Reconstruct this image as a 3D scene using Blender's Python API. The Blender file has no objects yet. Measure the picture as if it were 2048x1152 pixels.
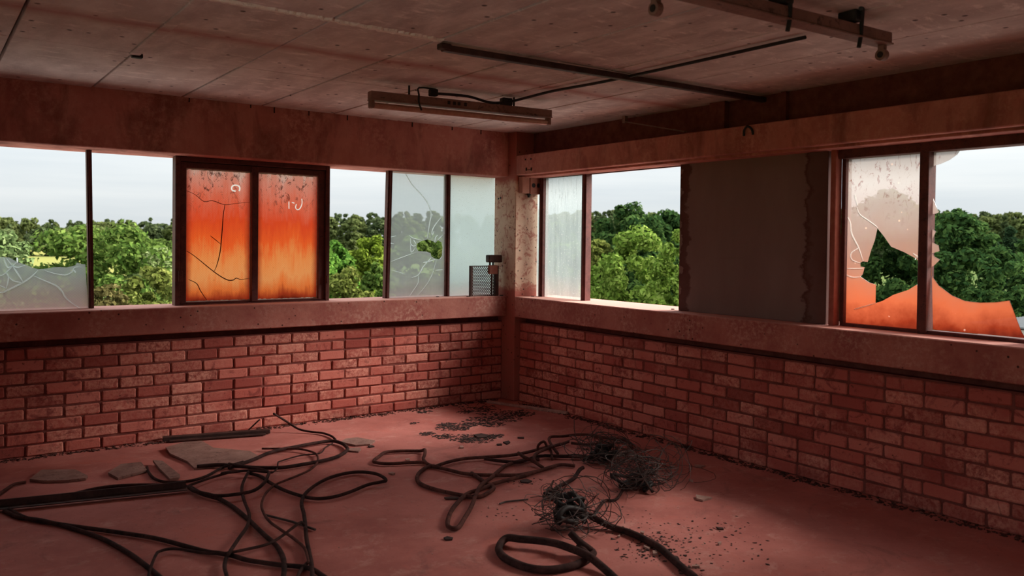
import bpy, bmesh, math, random
import numpy as np
from mathutils import Vector, Matrix, geometry

S = bpy.context.scene
COL = S.collection
random.seed(7)

# ------------------------------------------------------------------ camera
cd = bpy.data.cameras.new('camera'); cam = bpy.data.objects.new('camera', cd); COL.objects.link(cam)
YAW, PITCH, ROLL = 0.9395454, -0.0174533, 0.0118117
fwd = Vector((math.cos(YAW)*math.cos(PITCH), math.sin(YAW)*math.cos(PITCH), math.sin(PITCH)))
rgt = Vector((math.sin(YAW), -math.cos(YAW), 0)); up = rgt.cross(fwd)
r2 = rgt*math.cos(ROLL)+up*math.sin(ROLL); u2 = -rgt*math.sin(ROLL)+up*math.cos(ROLL)
M = Matrix((r2, u2, -fwd)).transposed().to_4x4(); M.translation = (-4.4199, -6.0002, 1.4422)
cam.matrix_world = M
cd.sensor_width = 36; cd.lens = 1640.83/2048*36; cd.shift_y = -61.32/2048
cd.clip_start = .05; cd.clip_end = 1500
cd.dof.use_dof = True; cd.dof.focus_distance = 6.6; cd.dof.aperture_fstop = 3.2
S.camera = cam

# ------------------------------------------------------------------ overcast sky
W = bpy.data.worlds.new('overcast_sky'); S.world = W; W.use_nodes = True
wn = W.node_tree.nodes; wl = W.node_tree.links; wn.clear()
wo = wn.new('ShaderNodeOutputWorld'); wb = wn.new('ShaderNodeBackground')
tc = wn.new('ShaderNodeTexCoord'); sp = wn.new('ShaderNodeSeparateXYZ')
wl.new(tc.outputs['Generated'], sp.inputs[0])
mp = wn.new('ShaderNodeMapping'); mp.inputs['Scale'].default_value = (1.6, 1.6, 22)
wl.new(tc.outputs['Generated'], mp.inputs[0])
nz = wn.new('ShaderNodeTexNoise'); nz.inputs['Scale'].default_value = 1.6; nz.inputs['Detail'].default_value = 5
wl.new(mp.outputs[0], nz.inputs[0])
cr = wn.new('ShaderNodeValToRGB'); cr.color_ramp.elements[0].position = .34; cr.color_ramp.elements[1].position = .68
cr.color_ramp.elements[0].color = (.56, .605, .628, 1); cr.color_ramp.elements[1].color = (.655, .685, .687, 1)
wl.new(nz.outputs[0], cr.inputs[0])
# standard overcast distribution: the zenith is brighter than the horizon
mz = wn.new('ShaderNodeMath'); mz.operation = 'MAXIMUM'; mz.inputs[1].default_value = 0; wl.new(sp.outputs[2], mz.inputs[0])
ml = wn.new('ShaderNodeMath'); ml.operation = 'MULTIPLY_ADD'; ml.inputs[1].default_value = SKYGRAD = 3.0; ml.inputs[2].default_value = 1.0
wl.new(mz.outputs[0], ml.inputs[0])
wl.new(cr.outputs[0], wb.inputs['Color']); wl.new(ml.outputs[0], wb.inputs['Strength'])
wl.new(wb.outputs[0], wo.inputs[0])

# broad hazy sun behind the cloud, added to brighten the interior
sd = bpy.data.lights.new('added_hazy_sun', 'SUN'); sun = bpy.data.objects.new('added_hazy_sun', sd); COL.objects.link(sun)
sd.energy = 11.0; sd.angle = math.radians(36); sd.color = (1, .93, .84)
SUN_AZ, SUN_EL = math.radians(-30), math.radians(33)
sdir = Vector((math.cos(SUN_AZ)*math.cos(SUN_EL), math.sin(SUN_AZ)*math.cos(SUN_EL), math.sin(SUN_EL)))
sun.rotation_euler = sdir.to_track_quat('Z', 'Y').to_euler()

S.view_settings.view_transform = 'Standard'; S.view_settings.look = 'None'
S.view_settings.exposure = 0.2; S.view_settings.gamma = 1.0; S.view_settings.use_curve_mapping = False
cy = S.cycles
cy.max_bounces = 10; cy.diffuse_bounces = 6; cy.transparent_max_bounces = 16; cy.transmission_bounces = 8
cy.caustics_reflective = False; cy.caustics_refractive = False; cy.sample_clamp_indirect = 4

# ------------------------------------------------------------------ baked measurements (metres)
CABLES = {
  'long_low_left': (0.011,[(-4.033,-1.004,0.012),(-3.982,-1.161,0.012),(-3.898,-1.271,0.012),(-3.796,-1.467,0.012),(-3.695,-1.715,0.012),(-3.631,-1.969,0.012),(-3.599,-2.164,0.012),(-3.578,-2.334,0.012),(-3.566,-2.48,0.012)]),
  'straight_across': (0.011,[(-4.013,-0.997,0.014),(-3.954,-1.2,0.014),(-3.852,-1.361,0.014),(-3.782,-1.459,0.014),(-3.593,-1.71,0.014),(-3.475,-1.884,0.014),(-3.348,-2.148,0.014),(-3.289,-2.231,0.014),(-3.247,-2.302,0.014),(-3.207,-2.39,0.014),(-3.112,-2.515,0.014),(-3.026,-2.613,0.014),(-3.009,-2.728,0.014),(-3.005,-2.838,0.014)]),
  'kinked_thin': (0.007,[(-3.643,-2.398,0.02),(-3.617,-2.331,0.02),(-3.581,-2.22,0.02),(-3.539,-2.11,0.02),(-3.511,-2.067,0.02),(-3.446,-2.072,0.02),(-3.36,-2.191,0.02),(-3.292,-2.28,0.03),(-3.185,-2.29,0.03),(-3.087,-2.281,0.03),(-3.004,-2.224,0.03),(-2.937,-2.196,0.05),(-2.883,-2.169,0.06),(-2.863,-2.162,0.04)]),
  'flat_loop_left': (0.01,[(-3.778,-0.929,0.012),(-3.687,-0.881,0.012),(-3.549,-0.844,0.012),(-3.404,-0.881,0.012),(-3.233,-0.995,0.012),(-3.143,-1.083,0.012),(-3.144,-1.26,0.03),(-3.105,-1.344,0.03),(-3.064,-1.419,0.03),(-2.971,-1.45,0.03),(-2.87,-1.438,0.03),(-2.776,-1.334,0.03),(-2.705,-1.205,0.03),(-2.671,-1.098,0.03),(-2.735,-0.958,0.03),(-2.813,-0.807,0.03)]),
  'arc_by_board': (0.009,[(-3.234,-0.527,0.012),(-3.252,-0.651,0.012),(-3.256,-0.815,0.012),(-3.217,-0.929,0.012),(-3.11,-0.984,0.012),(-2.989,-0.939,0.012),(-2.853,-0.8,0.012),(-2.81,-0.827,0.025),(-2.716,-0.788,0.025)]),
  'short_bow': (0.008,[(-3.133,-1.105,0.02),(-2.996,-1.022,0.02),(-2.848,-0.955,0.02),(-2.918,-1.01,0.035),(-2.844,-1.022,0.035),(-2.769,-1.034,0.035),(-2.686,-1.128,0.035)]),
  'bundle_to_front': (0.012,[(-3.135,-1.112,0.018),(-3.112,-1.292,0.018),(-3.069,-1.415,0.018),(-3.055,-1.443,0.015),(-3.037,-1.634,0.015),(-3.037,-1.866,0.015),(-3.045,-2.122,0.015),(-3.047,-2.282,0.015),(-3.073,-2.435,0.015),(-3.115,-2.564,0.015),(-3.147,-2.64,0.015),(-3.185,-2.734,0.015)]),
  'upright_wavy': (0.009,[(-2.77,-1.05,0.03),(-2.852,-1.208,0.02),(-2.913,-1.37,0.02),(-2.966,-1.583,0.02),(-3.009,-1.783,0.02),(-3.072,-1.95,0.02),(-3.165,-2.105,0.02),(-3.266,-2.299,0.04),(-3.291,-2.321,0.02),(-3.326,-2.415,0.02),(-3.348,-2.516,0.02),(-3.376,-2.618,0.02)]),
  'left_stub': (0.009,[(-4.073,-0.745,0.012),(-4.027,-0.652,0.012),(-3.985,-0.567,0.012),(-3.944,-0.494,0.012),(-3.885,-0.482,0.012)]),
  'big_outer_loop': (0.012,[(-2.982,-0.719,0.02),(-2.859,-0.752,0.02),(-2.779,-0.845,0.02),(-2.679,-0.952,0.02),(-2.56,-1.031,0.02),(-2.431,-1.037,0.02),(-2.269,-1.021,0.02),(-2.147,-0.972,0.02),(-2.048,-0.88,0.02),(-2.003,-0.793,0.02),(-1.984,-0.659,0.02),(-2.017,-0.562,0.02),(-2.135,-0.559,0.02),(-2.314,-0.587,0.02),(-2.4,-0.601,0.02),(-2.506,-0.645,0.02),(-2.626,-0.741,0.02),(-2.754,-0.822,0.02),(-2.827,-0.853,0.02)]),
  'thin_s_curve': (0.007,[(-2.496,-0.505,0.02),(-2.39,-0.575,0.02),(-2.296,-0.646,0.02),(-2.254,-0.744,0.02),(-2.25,-0.859,0.02),(-2.317,-1.03,0.02),(-2.417,-1.166,0.02),(-2.524,-1.247,0.02),(-2.64,-1.315,0.02),(-2.719,-1.366,0.02),(-2.813,-1.485,0.02),(-2.89,-1.635,0.02),(-2.935,-1.777,0.02),(-2.962,-1.948,0.02),(-2.959,-2.102,0.02),(-2.951,-2.251,0.02),(-2.954,-2.383,0.02),(-2.981,-2.493,0.02),(-3.008,-2.575,0.02)]),
  'teardrop_loop': (0.01,[(-2.756,-1.046,0.018),(-2.726,-1.141,0.018),(-2.725,-1.285,0.018),(-2.715,-1.446,0.018),(-2.689,-1.577,0.018),(-2.654,-1.68,0.018),(-2.605,-1.744,0.018),(-2.517,-1.756,0.018),(-2.404,-1.72,0.018),(-2.274,-1.657,0.018),(-2.204,-1.684,0.03),(-2.162,-1.676,0.03),(-2.142,-1.6,0.03),(-2.15,-1.502,0.03),(-2.19,-1.386,0.018),(-2.277,-1.366,0.018),(-2.395,-1.399,0.018),(-2.511,-1.481,0.018),(-2.618,-1.592,0.018),(-2.688,-1.703,0.018),(-2.729,-1.795,0.018),(-2.773,-1.935,0.018),(-2.834,-2.105,0.018),(-2.905,-2.298,0.018),(-2.964,-2.477,0.018),(-3.008,-2.608,0.018),(-3.049,-2.716,0.018),(-3.086,-2.812,0.018)]),
  'rising_stalk': (0.008,[(-2.264,-0.086,0.16),(-2.149,-0.046,0.08),(-2.085,-0.111,0.03),(-2.023,-0.181,0.014),(-1.961,-0.277,0.014),(-1.945,-0.397,0.014),(-1.964,-0.516,0.014)]),
  'inner_thin': (0.005,[(-2.653,-1.086,0.02),(-2.644,-1.111,0.02),(-2.585,-1.035,0.02),(-2.539,-0.924,0.02),(-2.506,-0.884,0.02),(-2.344,-0.819,0.02),(-2.22,-0.835,0.02),(-2.126,-0.712,0.02),(-2.035,-0.626,0.02)]),
  'frame_edge_stub': (0.008,[(-2.993,-2.54,0.012),(-3.059,-2.613,0.012),(-3.094,-2.667,0.012),(-3.131,-2.746,0.012)]),
  'square_loop': (0.011,[(-1.741,-1.404,0.016),(-1.824,-1.362,0.016),(-1.949,-1.311,0.016),(-2.006,-1.241,0.016),(-1.997,-1.19,0.016),(-1.915,-1.109,0.016),(-1.831,-1.039,0.016),(-1.717,-1.078,0.016),(-1.625,-1.139,0.016),(-1.608,-1.175,0.03),(-1.672,-1.285,0.03),(-1.714,-1.341,0.016),(-1.75,-1.481,0.016),(-1.713,-1.618,0.016),(-1.678,-1.75,0.016),(-1.615,-1.835,0.016),(-1.497,-1.927,0.016),(-1.4,-1.979,0.016),(-1.245,-1.974,0.016),(-1.06,-1.94,0.016),(-0.986,-2.013,0.016)]),
  'wide_bowl_loop': (0.012,[(-1.73,-1.508,0.014),(-1.792,-1.512,0.014),(-1.906,-1.611,0.014),(-1.978,-1.727,0.014),(-1.999,-1.832,0.014),(-1.978,-1.96,0.014),(-1.933,-2.081,0.014),(-1.889,-2.164,0.014),(-1.833,-2.195,0.014),(-1.732,-2.144,0.014),(-1.675,-2.088,0.014),(-1.664,-1.978,0.014),(-1.638,-1.853,0.014),(-1.624,-1.778,0.014)]),
  'upper_run': (0.011,[(-1.751,-1.543,0.02),(-1.614,-1.496,0.02),(-1.484,-1.487,0.02),(-1.337,-1.536,0.02),(-1.188,-1.585,0.02),(-1.037,-1.584,0.02),(-0.886,-1.552,0.02),(-0.734,-1.543,0.02),(-0.615,-1.508,0.02)]),
  'hairpin': (0.012,[(-1.09,-1.944,0.016),(-1.245,-1.974,0.016),(-1.439,-2.015,0.016),(-1.639,-2.043,0.016),(-1.764,-2.093,0.016),(-1.852,-2.108,0.016),(-1.946,-2.169,0.016),(-2.094,-2.304,0.016),(-2.199,-2.432,0.016),(-2.25,-2.523,0.016),(-2.222,-2.561,0.016),(-2.107,-2.45,0.016),(-1.979,-2.317,0.016),(-1.855,-2.179,0.03),(-1.747,-2.066,0.03),(-1.588,-1.936,0.016),(-1.456,-1.834,0.016),(-1.337,-1.756,0.016),(-1.18,-1.719,0.016),(-1.079,-1.762,0.016)]),
  'zigzag_strap': (0.011,[(-1.221,-1.72,0.07),(-1.228,-1.791,0.06),(-1.171,-1.812,0.03),(-1.191,-1.939,0.02),(-1.247,-1.943,0.06),(-1.235,-1.902,0.08),(-1.122,-1.808,0.08),(-0.926,-1.69,0.06),(-0.761,-1.594,0.04)]),
  'small_hoop': (0.009,[(-0.968,-1.629,0.02),(-0.974,-1.61,0.05),(-0.992,-1.659,0.09),(-0.967,-1.671,0.1),(-0.946,-1.672,0.07),(-0.906,-1.666,0.03),(-1.017,-1.821,0.02)]),
  'middle_run': (0.011,[(-1.382,-1.564,0.022),(-1.328,-1.672,0.022),(-1.235,-1.757,0.022),(-1.043,-1.716,0.022),(-0.898,-1.811,0.022),(-0.831,-1.831,0.022),(-0.786,-1.911,0.022)]),
  'back_oval': (0.01,[(-0.921,-1.761,0.03),(-0.781,-1.499,0.04),(-0.683,-1.393,0.04),(-0.555,-1.377,0.025),(-0.437,-1.393,0.025),(-0.358,-1.455,0.025),(-0.337,-1.52,0.025),(-0.401,-1.627,0.025),(-0.489,-1.688,0.025),(-0.583,-1.65,0.025),(-0.638,-1.567,0.025)]),
  'right_arc': (0.011,[(-0.327,-1.45,0.018),(-0.29,-1.616,0.018),(-0.236,-1.701,0.018),(-0.288,-1.81,0.018),(-0.388,-1.905,0.018),(-0.514,-1.975,0.018),(-0.628,-1.976,0.018),(-0.751,-1.924,0.018),(-0.835,-1.856,0.018),(-0.917,-1.785,0.018),(-0.995,-1.708,0.018)]),
  'thick_diagonal': (0.017,[(-1.656,-2.811,0.07),(-1.624,-2.9,0.05),(-1.58,-2.994,0.02),(-1.555,-3.094,0.017),(-1.562,-3.213,0.017),(-1.58,-3.318,0.017),(-1.625,-3.429,0.017),(-1.674,-3.547,0.017),(-1.705,-3.636,0.017),(-1.752,-3.736,0.017)]),
  'round_coil': (0.018,[(-1.952,-3.107,0.1),(-1.923,-3.141,0.06),(-1.895,-3.185,0.03),(-1.897,-3.206,0.018),(-1.981,-3.246,0.018),(-2.072,-3.259,0.018),(-2.169,-3.237,0.018),(-2.233,-3.175,0.018),(-2.256,-3.086,0.018),(-2.255,-3.001,0.018),(-2.225,-2.921,0.018),(-2.168,-2.857,0.018),(-2.119,-2.844,0.03),(-2.092,-2.917,0.04),(-2.04,-2.974,0.04),(-1.993,-3.048,0.04),(-1.974,-3.143,0.04),(-1.976,-3.257,0.045),(-1.973,-3.326,0.03),(-1.994,-3.437,0.018),(-2.034,-3.545,0.018)]),
  'coil_stub': (0.016,[(-1.924,-3.137,0.04),(-1.933,-3.19,0.03),(-1.935,-3.235,0.02)]),
  'frayed_link': (0.012,[(-1.046,-2.165,0.05),(-1.083,-2.17,0.04),(-1.171,-2.222,0.016),(-1.276,-2.271,0.016),(-1.368,-2.307,0.016),(-1.475,-2.376,0.016)]),
  'trailing_tail': (0.008,[(-1.089,-2.566,0.03),(-1.116,-2.578,0.01),(-1.215,-2.648,0.01),(-1.265,-2.658,0.01),(-1.297,-2.637,0.01),(-1.394,-2.699,0.01),(-1.509,-2.783,0.01)]),
}
BARS = {
  'angle': [(-4.125,-0.955,0.02),(-3.157,-1.166,0.02)],
  'back_bar': [(-2.984,0.151,0.02),(-2.268,-0.024,0.02)],
  'stick': [(-2.935,-1.819,0.01),(-2.859,-1.996,0.01),(-2.808,-2.17,0.01)],
  'lean_stick': [(-2.391,0.109,0.01),(-2.321,0.046,0.1)],
  'corner_strip': [(-0.237,0.069,0.012),(0.048,-0.71,0.012)],
  'twig': [(-1.814,-2.348,0.008),(-1.766,-2.336,0.008),(-1.638,-2.374,0.008)],
}
POLYS = {
  'b1': [(-3.863,-0.447,0.03),(-3.782,-0.279,0.03),(-3.614,-0.372,0.03),(-3.571,-0.552,0.03),(-3.589,-0.595,0.03),(-3.683,-0.586,0.03),(-3.795,-0.529,0.03)],
  'b2': [(-3.462,-0.561,0.05),(-3.364,-0.427,0.05),(-3.25,-0.442,0.05),(-3.254,-0.621,0.05),(-3.431,-0.694,0.05)],
  'b3': [(-3.18,-0.439,0.03),(-3.132,-0.492,0.03),(-3.114,-0.839,0.03),(-3.133,-0.882,0.03),(-3.183,-0.885,0.03),(-3.186,-0.618,0.03)],
  'b4': [(-3.026,-0.117,0.03),(-2.884,-0.04,0.03),(-2.773,-0.063,0.03),(-2.76,-0.293,0.03),(-2.579,-0.507,0.03),(-2.573,-0.647,0.03),(-2.652,-0.726,0.03),(-2.818,-0.742,0.03),(-2.998,-0.723,0.03),(-2.994,-0.541,0.03),(-3.04,-0.293,0.03)],
  'b5': [(-1.962,-0.598,0.02),(-1.896,-0.538,0.02),(-1.808,-0.544,0.02),(-1.739,-0.694,0.02),(-1.812,-0.762,0.02),(-1.909,-0.733,0.02)],
  'b6': [(-1.997,-0.782,0.015),(-1.911,-0.806,0.015),(-1.922,-0.846,0.015),(-1.966,-0.897,0.015),(-2.011,-0.835,0.015)],
  'f1': [(-0.799,-2.858,0.015),(-0.751,-2.936,0.015),(-0.835,-2.939,0.015),(-0.844,-2.903,0.015)],
  'f2': [(-0.306,-2.415,0.012),(-0.252,-2.459,0.012),(-0.299,-2.466,0.012),(-0.328,-2.439,0.012)],
  'f3': [(-0.989,-1.223,0.012),(-0.932,-1.214,0.012),(-0.945,-1.252,0.012),(-0.992,-1.278,0.012)],
  'f4': [(-1.044,-0.929,0.02),(-0.976,-0.924,0.02),(-0.953,-0.976,0.02),(-0.999,-1.032,0.02),(-1.062,-1.009,0.02)],
  'f5': [(-1.316,-1.155,0.01),(-1.287,-1.152,0.01),(-1.305,-1.194,0.01),(-1.331,-1.188,0.01)],
  'f6': [(-2.042,-1.477,0.012),(-2.013,-1.466,0.012),(-2.005,-1.497,0.012),(-2.031,-1.51,0.012)],
  'f7': [(-1.626,-3.319,0.03),(-1.603,-3.323,0.03),(-1.623,-3.351,0.03),(-1.648,-3.345,0.03)],
  'f8': [(-1.609,-3.245,0.02),(-1.604,-3.28,0.02),(-1.619,-3.291,0.02),(-1.619,-3.259,0.02)],
  'f9': [(-1.48,-3.094,0.012),(-1.467,-3.109,0.012),(-1.486,-3.124,0.012),(-1.494,-3.11,0.012)],
  'f10': [(-1.603,-3.539,0.012),(-1.573,-3.556,0.012),(-1.581,-3.565,0.012),(-1.612,-3.548,0.012)],
  'f11': [(-1.284,-3.419,0.012),(-1.263,-3.418,0.012),(-1.273,-3.433,0.012),(-1.293,-3.434,0.012)],
  'f12': [(-1.116,-3.27,0.012),(-1.092,-3.293,0.012),(-1.103,-3.307,0.012),(-1.123,-3.294,0.012)],
  'f13': [(-1.842,-0.788,0.012),(-1.812,-0.783,0.012),(-1.806,-0.817,0.012),(-1.842,-0.822,0.012)],
  'f14': [(-2.339,-2.618,0.012),(-2.315,-2.613,0.012),(-2.299,-2.64,0.012),(-2.314,-2.656,0.012),(-2.342,-2.642,0.012)],
  'f15': [(-2.01,-2.085,0.01),(-1.973,-2.093,0.01),(-1.941,-2.128,0.01),(-1.954,-2.14,0.01),(-2.014,-2.108,0.01)],
  'f16': [(-1.46,-2.059,0.012),(-1.407,-2.053,0.012),(-1.399,-2.1,0.012),(-1.439,-2.113,0.012),(-1.468,-2.086,0.012)],
  'f17': [(-1.058,-1.241,0.01),(-1.021,-1.249,0.01),(-1.033,-1.275,0.01),(-1.067,-1.264,0.01)],
  'f18': [(-0.808,-1.155,0.01),(-0.765,-1.178,0.01),(-0.78,-1.198,0.01),(-0.819,-1.172,0.01)],
  'f19': [(-0.582,-2.609,0.01),(-0.574,-2.639,0.01),(-0.591,-2.655,0.01),(-0.594,-2.625,0.01)],
  'f20': [(-1.619,-3.075,0.012),(-1.605,-3.08,0.012),(-1.618,-3.091,0.012),(-1.627,-3.088,0.012)],
  'f21': [(-1.795,-1.244,0.012),(-1.763,-1.241,0.012),(-1.776,-1.271,0.012),(-1.804,-1.272,0.012)],
  'f22': [(-1.584,-3.411,0.012),(-1.574,-3.428,0.012),(-1.589,-3.453,0.012),(-1.599,-3.434,0.012)],
  'f23': [(-1.943,-3.356,0.012),(-1.933,-3.363,0.012),(-1.944,-3.379,0.012),(-1.957,-3.373,0.012)],
  'f24': [(-1.525,-2.995,0.02),(-1.504,-2.998,0.02),(-1.523,-3.033,0.02),(-1.549,-3.034,0.02)],
}
SPOTS = {
  'litter': [(-1.013,-0.585,0.012,0.15,240),(-1.015,-0.48,0.012,0.075,90),(-1.001,-0.672,0.012,0.075,90),(-1.296,-0.673,0.012,0.068,72),(-1.233,-0.813,0.012,0.09,120),(-1.117,-0.963,0.012,0.15,210),(-1.071,-1.023,0.012,0.135,180),(-0.924,-0.998,0.012,0.09,135),(-0.697,-0.51,0.012,0.165,210),(-0.705,-0.682,0.012,0.105,135),(-0.855,-0.585,0.012,0.075,75),(-0.485,-0.574,0.012,0.135,180),(-0.478,-0.428,0.012,0.15,150),(-0.272,-0.444,0.012,0.15,150),(-0.453,-0.248,0.012,0.15,120),(-0.626,-0.16,0.012,0.075,60),(-0.913,0.025,0.012,0.075,75),(-1.205,-0.301,0.012,0.045,24),(-0.446,-0.088,0.012,0.188,180),(-0.258,-0.493,0.012,0.112,120)],
  'grit': [(-1.497,-3.185,0.012,0.25,60),(-1.491,-3.234,0.012,0.15,40),(-1.659,-3.299,0.012,0.15,45),(-1.606,-3.326,0.012,0.12,30),(-1.272,-3.383,0.012,0.35,50),(-1.648,-3.586,0.012,0.1,20),(-1.107,-3.288,0.012,0.25,30),(-1.474,-3.289,0.012,0.2,30),(-1.463,-3.504,0.012,0.3,30),(-1.286,-2.941,0.012,0.25,16),(-1.42,-2.073,0.012,0.12,30),(-1.89,-2.479,0.012,0.15,16)],
  'tangle': [(-0.953,-2.544,0.05),(-0.746,-2.012,0.05),(-1.734,-2.85,0.05),(-1.495,-2.436,0.05)],
}
GLASS = {
  'pane1': [(-4.0,0.95),(-4.0,1.24),(-3.956,1.312),(-3.902,1.308),(-3.858,1.277),(-3.809,1.26),(-3.776,1.242),(-3.737,1.229),(-3.703,1.23),(-3.647,1.241),(-3.601,1.242),(-3.566,1.239),(-3.514,1.253),(-3.505,1.271),(-3.473,1.262),(-3.453,1.26),(-3.433,0.95)],
  'crack1': [[(-4.061,1.213),(-3.955,1.187),(-3.902,1.23),(-3.875,1.262),(-3.856,1.28)],[(-4.035,1.082),(-3.945,1.077),(-3.918,1.089),(-3.847,1.128),(-3.793,1.165),(-3.759,1.197),(-3.737,1.225)],[(-3.762,1.184),(-3.709,1.157),(-3.658,1.131),(-3.624,1.111),(-3.595,1.077),(-3.572,1.031),(-3.531,0.99),(-3.478,0.952)],[(-3.709,1.225),(-3.647,1.201),(-3.578,1.188),(-3.537,1.207),(-3.517,1.24),(-3.473,1.239)],[(-3.921,1.205),(-3.908,1.18),(-3.913,1.136),(-3.923,1.098)],[(-3.908,1.18),(-3.875,1.151),(-3.828,1.14)],[(-3.934,1.306),(-3.913,1.243),(-3.886,1.249),(-3.853,1.242),(-3.809,1.258)],[(-3.88,1.243),(-3.853,1.198),(-3.826,1.147)],[(-3.955,1.124),(-3.923,1.104)],[(-3.923,1.306),(-3.896,1.268),(-3.886,1.243)],[(-3.523,1.22),(-3.511,1.2)],[(-3.859,1.306),(-3.856,1.268)]],
  'crack2': [[(-2.783,1.801),(-2.72,1.774),(-2.657,1.726),(-2.593,1.734),(-2.502,1.707),(-2.421,1.72),(-2.307,1.735)],[(-2.502,1.707),(-2.514,1.625),(-2.523,1.492),(-2.536,1.349),(-2.56,1.247),(-2.58,1.201)],[(-2.781,1.356),(-2.718,1.313),(-2.58,1.198),(-2.489,1.139),(-2.438,1.133),(-2.413,1.148),(-2.376,1.137),(-2.306,1.146)],[(-2.609,1.47),(-2.531,1.408)],[(-2.765,1.143),(-2.707,1.112),(-2.678,1.056),(-2.628,0.979)]],
  'mark2': [[(-2.42,1.815),(-2.444,1.818),(-2.452,1.835),(-2.444,1.853),(-2.422,1.86),(-2.397,1.854),(-2.389,1.835),(-2.395,1.816)]],
  'mark3': [[(-1.999,1.752),(-1.998,1.694)],[(-1.975,1.746),(-1.953,1.74)],[(-1.936,1.734),(-1.944,1.706),(-1.928,1.689),(-1.906,1.701),(-1.89,1.74),(-1.893,1.778)]],
  'hole3': [(-0.832,1.426),(-0.785,1.451),(-0.721,1.466),(-0.665,1.448),(-0.644,1.435),(-0.616,1.459),(-0.579,1.442),(-0.567,1.386),(-0.571,1.316),(-0.598,1.288),(-0.647,1.295),(-0.684,1.316),(-0.691,1.344),(-0.736,1.357),(-0.815,1.36),(-0.835,1.391)],
  'crack3': [[(-1.107,1.262),(-0.971,1.309),(-0.831,1.354)],[(-0.725,1.475),(-0.707,1.594),(-0.689,1.692),(-0.725,1.787),(-0.79,1.861),(-0.885,1.945),(-0.955,2.044)],[(-0.682,1.511),(-0.666,1.567),(-0.61,1.638),(-0.565,1.681)],[(-0.911,1.5),(-0.864,1.474),(-0.785,1.461)],[(-0.895,1.48),(-0.891,1.425),(-0.863,1.405),(-0.832,1.419)],[(-0.894,1.425),(-0.886,1.35),(-0.847,1.391)],[(-0.864,1.46),(-0.84,1.426)],[(-0.687,1.302),(-0.766,1.219),(-0.813,1.15),(-0.891,1.127)],[(-0.813,1.157),(-0.815,1.081),(-0.874,1.0),(-0.905,0.953)],[(-0.631,1.281),(-0.662,1.176),(-0.717,1.079),(-0.796,0.991),(-0.85,0.947)],[(-0.767,1.26),(-0.719,1.267),(-0.639,1.288)],[(-1.109,1.477),(-1.034,1.494)],[(-1.108,1.43),(-1.056,1.424)],[(-1.106,1.201),(-1.015,1.18),(-0.938,1.155)],[(-0.638,1.19),(-0.556,1.196)],[(-0.649,1.441),(-0.641,1.483),(-0.617,1.505)],[(-0.616,1.463),(-0.56,1.513)],[(-0.674,1.504),(-0.658,1.539)]],
  'hole5': [(-3.32,1.556),(-3.359,1.511),(-3.407,1.447),(-3.487,1.416),(-3.558,1.38),(-3.59,1.349),(-3.609,1.294),(-3.61,1.244),(-3.592,1.237),(-3.587,1.2),(-3.564,1.23),(-3.517,1.198),(-3.426,1.163),(-3.36,1.123),(-3.317,1.107),(-3.317,1.218),(-3.273,1.229),(-3.216,1.262),(-3.232,1.28),(-3.243,1.32),(-3.217,1.323),(-3.214,1.348),(-3.231,1.356),(-3.262,1.353),(-3.285,1.432),(-3.305,1.485)],
  'crack5': [[(-3.184,1.686),(-3.204,1.643),(-3.254,1.609),(-3.31,1.57),(-3.321,1.556)],[(-3.168,1.764),(-3.188,1.697)],[(-3.099,1.666),(-3.14,1.598),(-3.153,1.524),(-3.201,1.438),(-3.231,1.356)],[(-3.089,1.929),(-3.105,1.874)],[(-3.201,1.438),(-3.151,1.404),(-3.159,1.364),(-3.214,1.345)],[(-3.124,1.309),(-3.232,1.313)],[(-3.11,1.275),(-3.162,1.257),(-3.219,1.262)],[(-3.538,1.411),(-3.571,1.386),(-3.603,1.35)],[(-3.558,1.398),(-3.552,1.373)],[(-3.588,1.212),(-3.597,1.163),(-3.609,1.151)],[(-3.18,1.061),(-3.317,1.107)],[(-3.097,1.76),(-3.101,1.699)]],
  'shardT': [(-3.63,1.991),(-3.794,1.986),(-3.777,1.961),(-3.736,1.934),(-3.689,1.916),(-3.632,1.903)],
  'shardM': [(-3.636,1.757),(-3.651,1.714),(-3.67,1.67),(-3.685,1.645),(-3.665,1.636),(-3.64,1.634),(-3.642,1.554),(-3.669,1.535),(-3.652,1.499),(-3.65,1.474),(-3.686,1.456),(-3.691,1.425),(-3.648,1.412),(-3.663,1.394),(-3.694,1.377),(-3.664,1.345),(-3.65,1.336),(-3.651,1.283),(-3.641,1.283),(-3.631,1.757)],
  'shardB': [(-3.651,1.283),(-3.691,1.23),(-3.764,1.179),(-3.834,1.153),(-3.914,1.149),(-3.991,1.156),(-4.061,1.17),(-4.088,1.101),(-4.122,1.013),(-4.143,0.979),(-3.663,0.98)],
}
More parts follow.
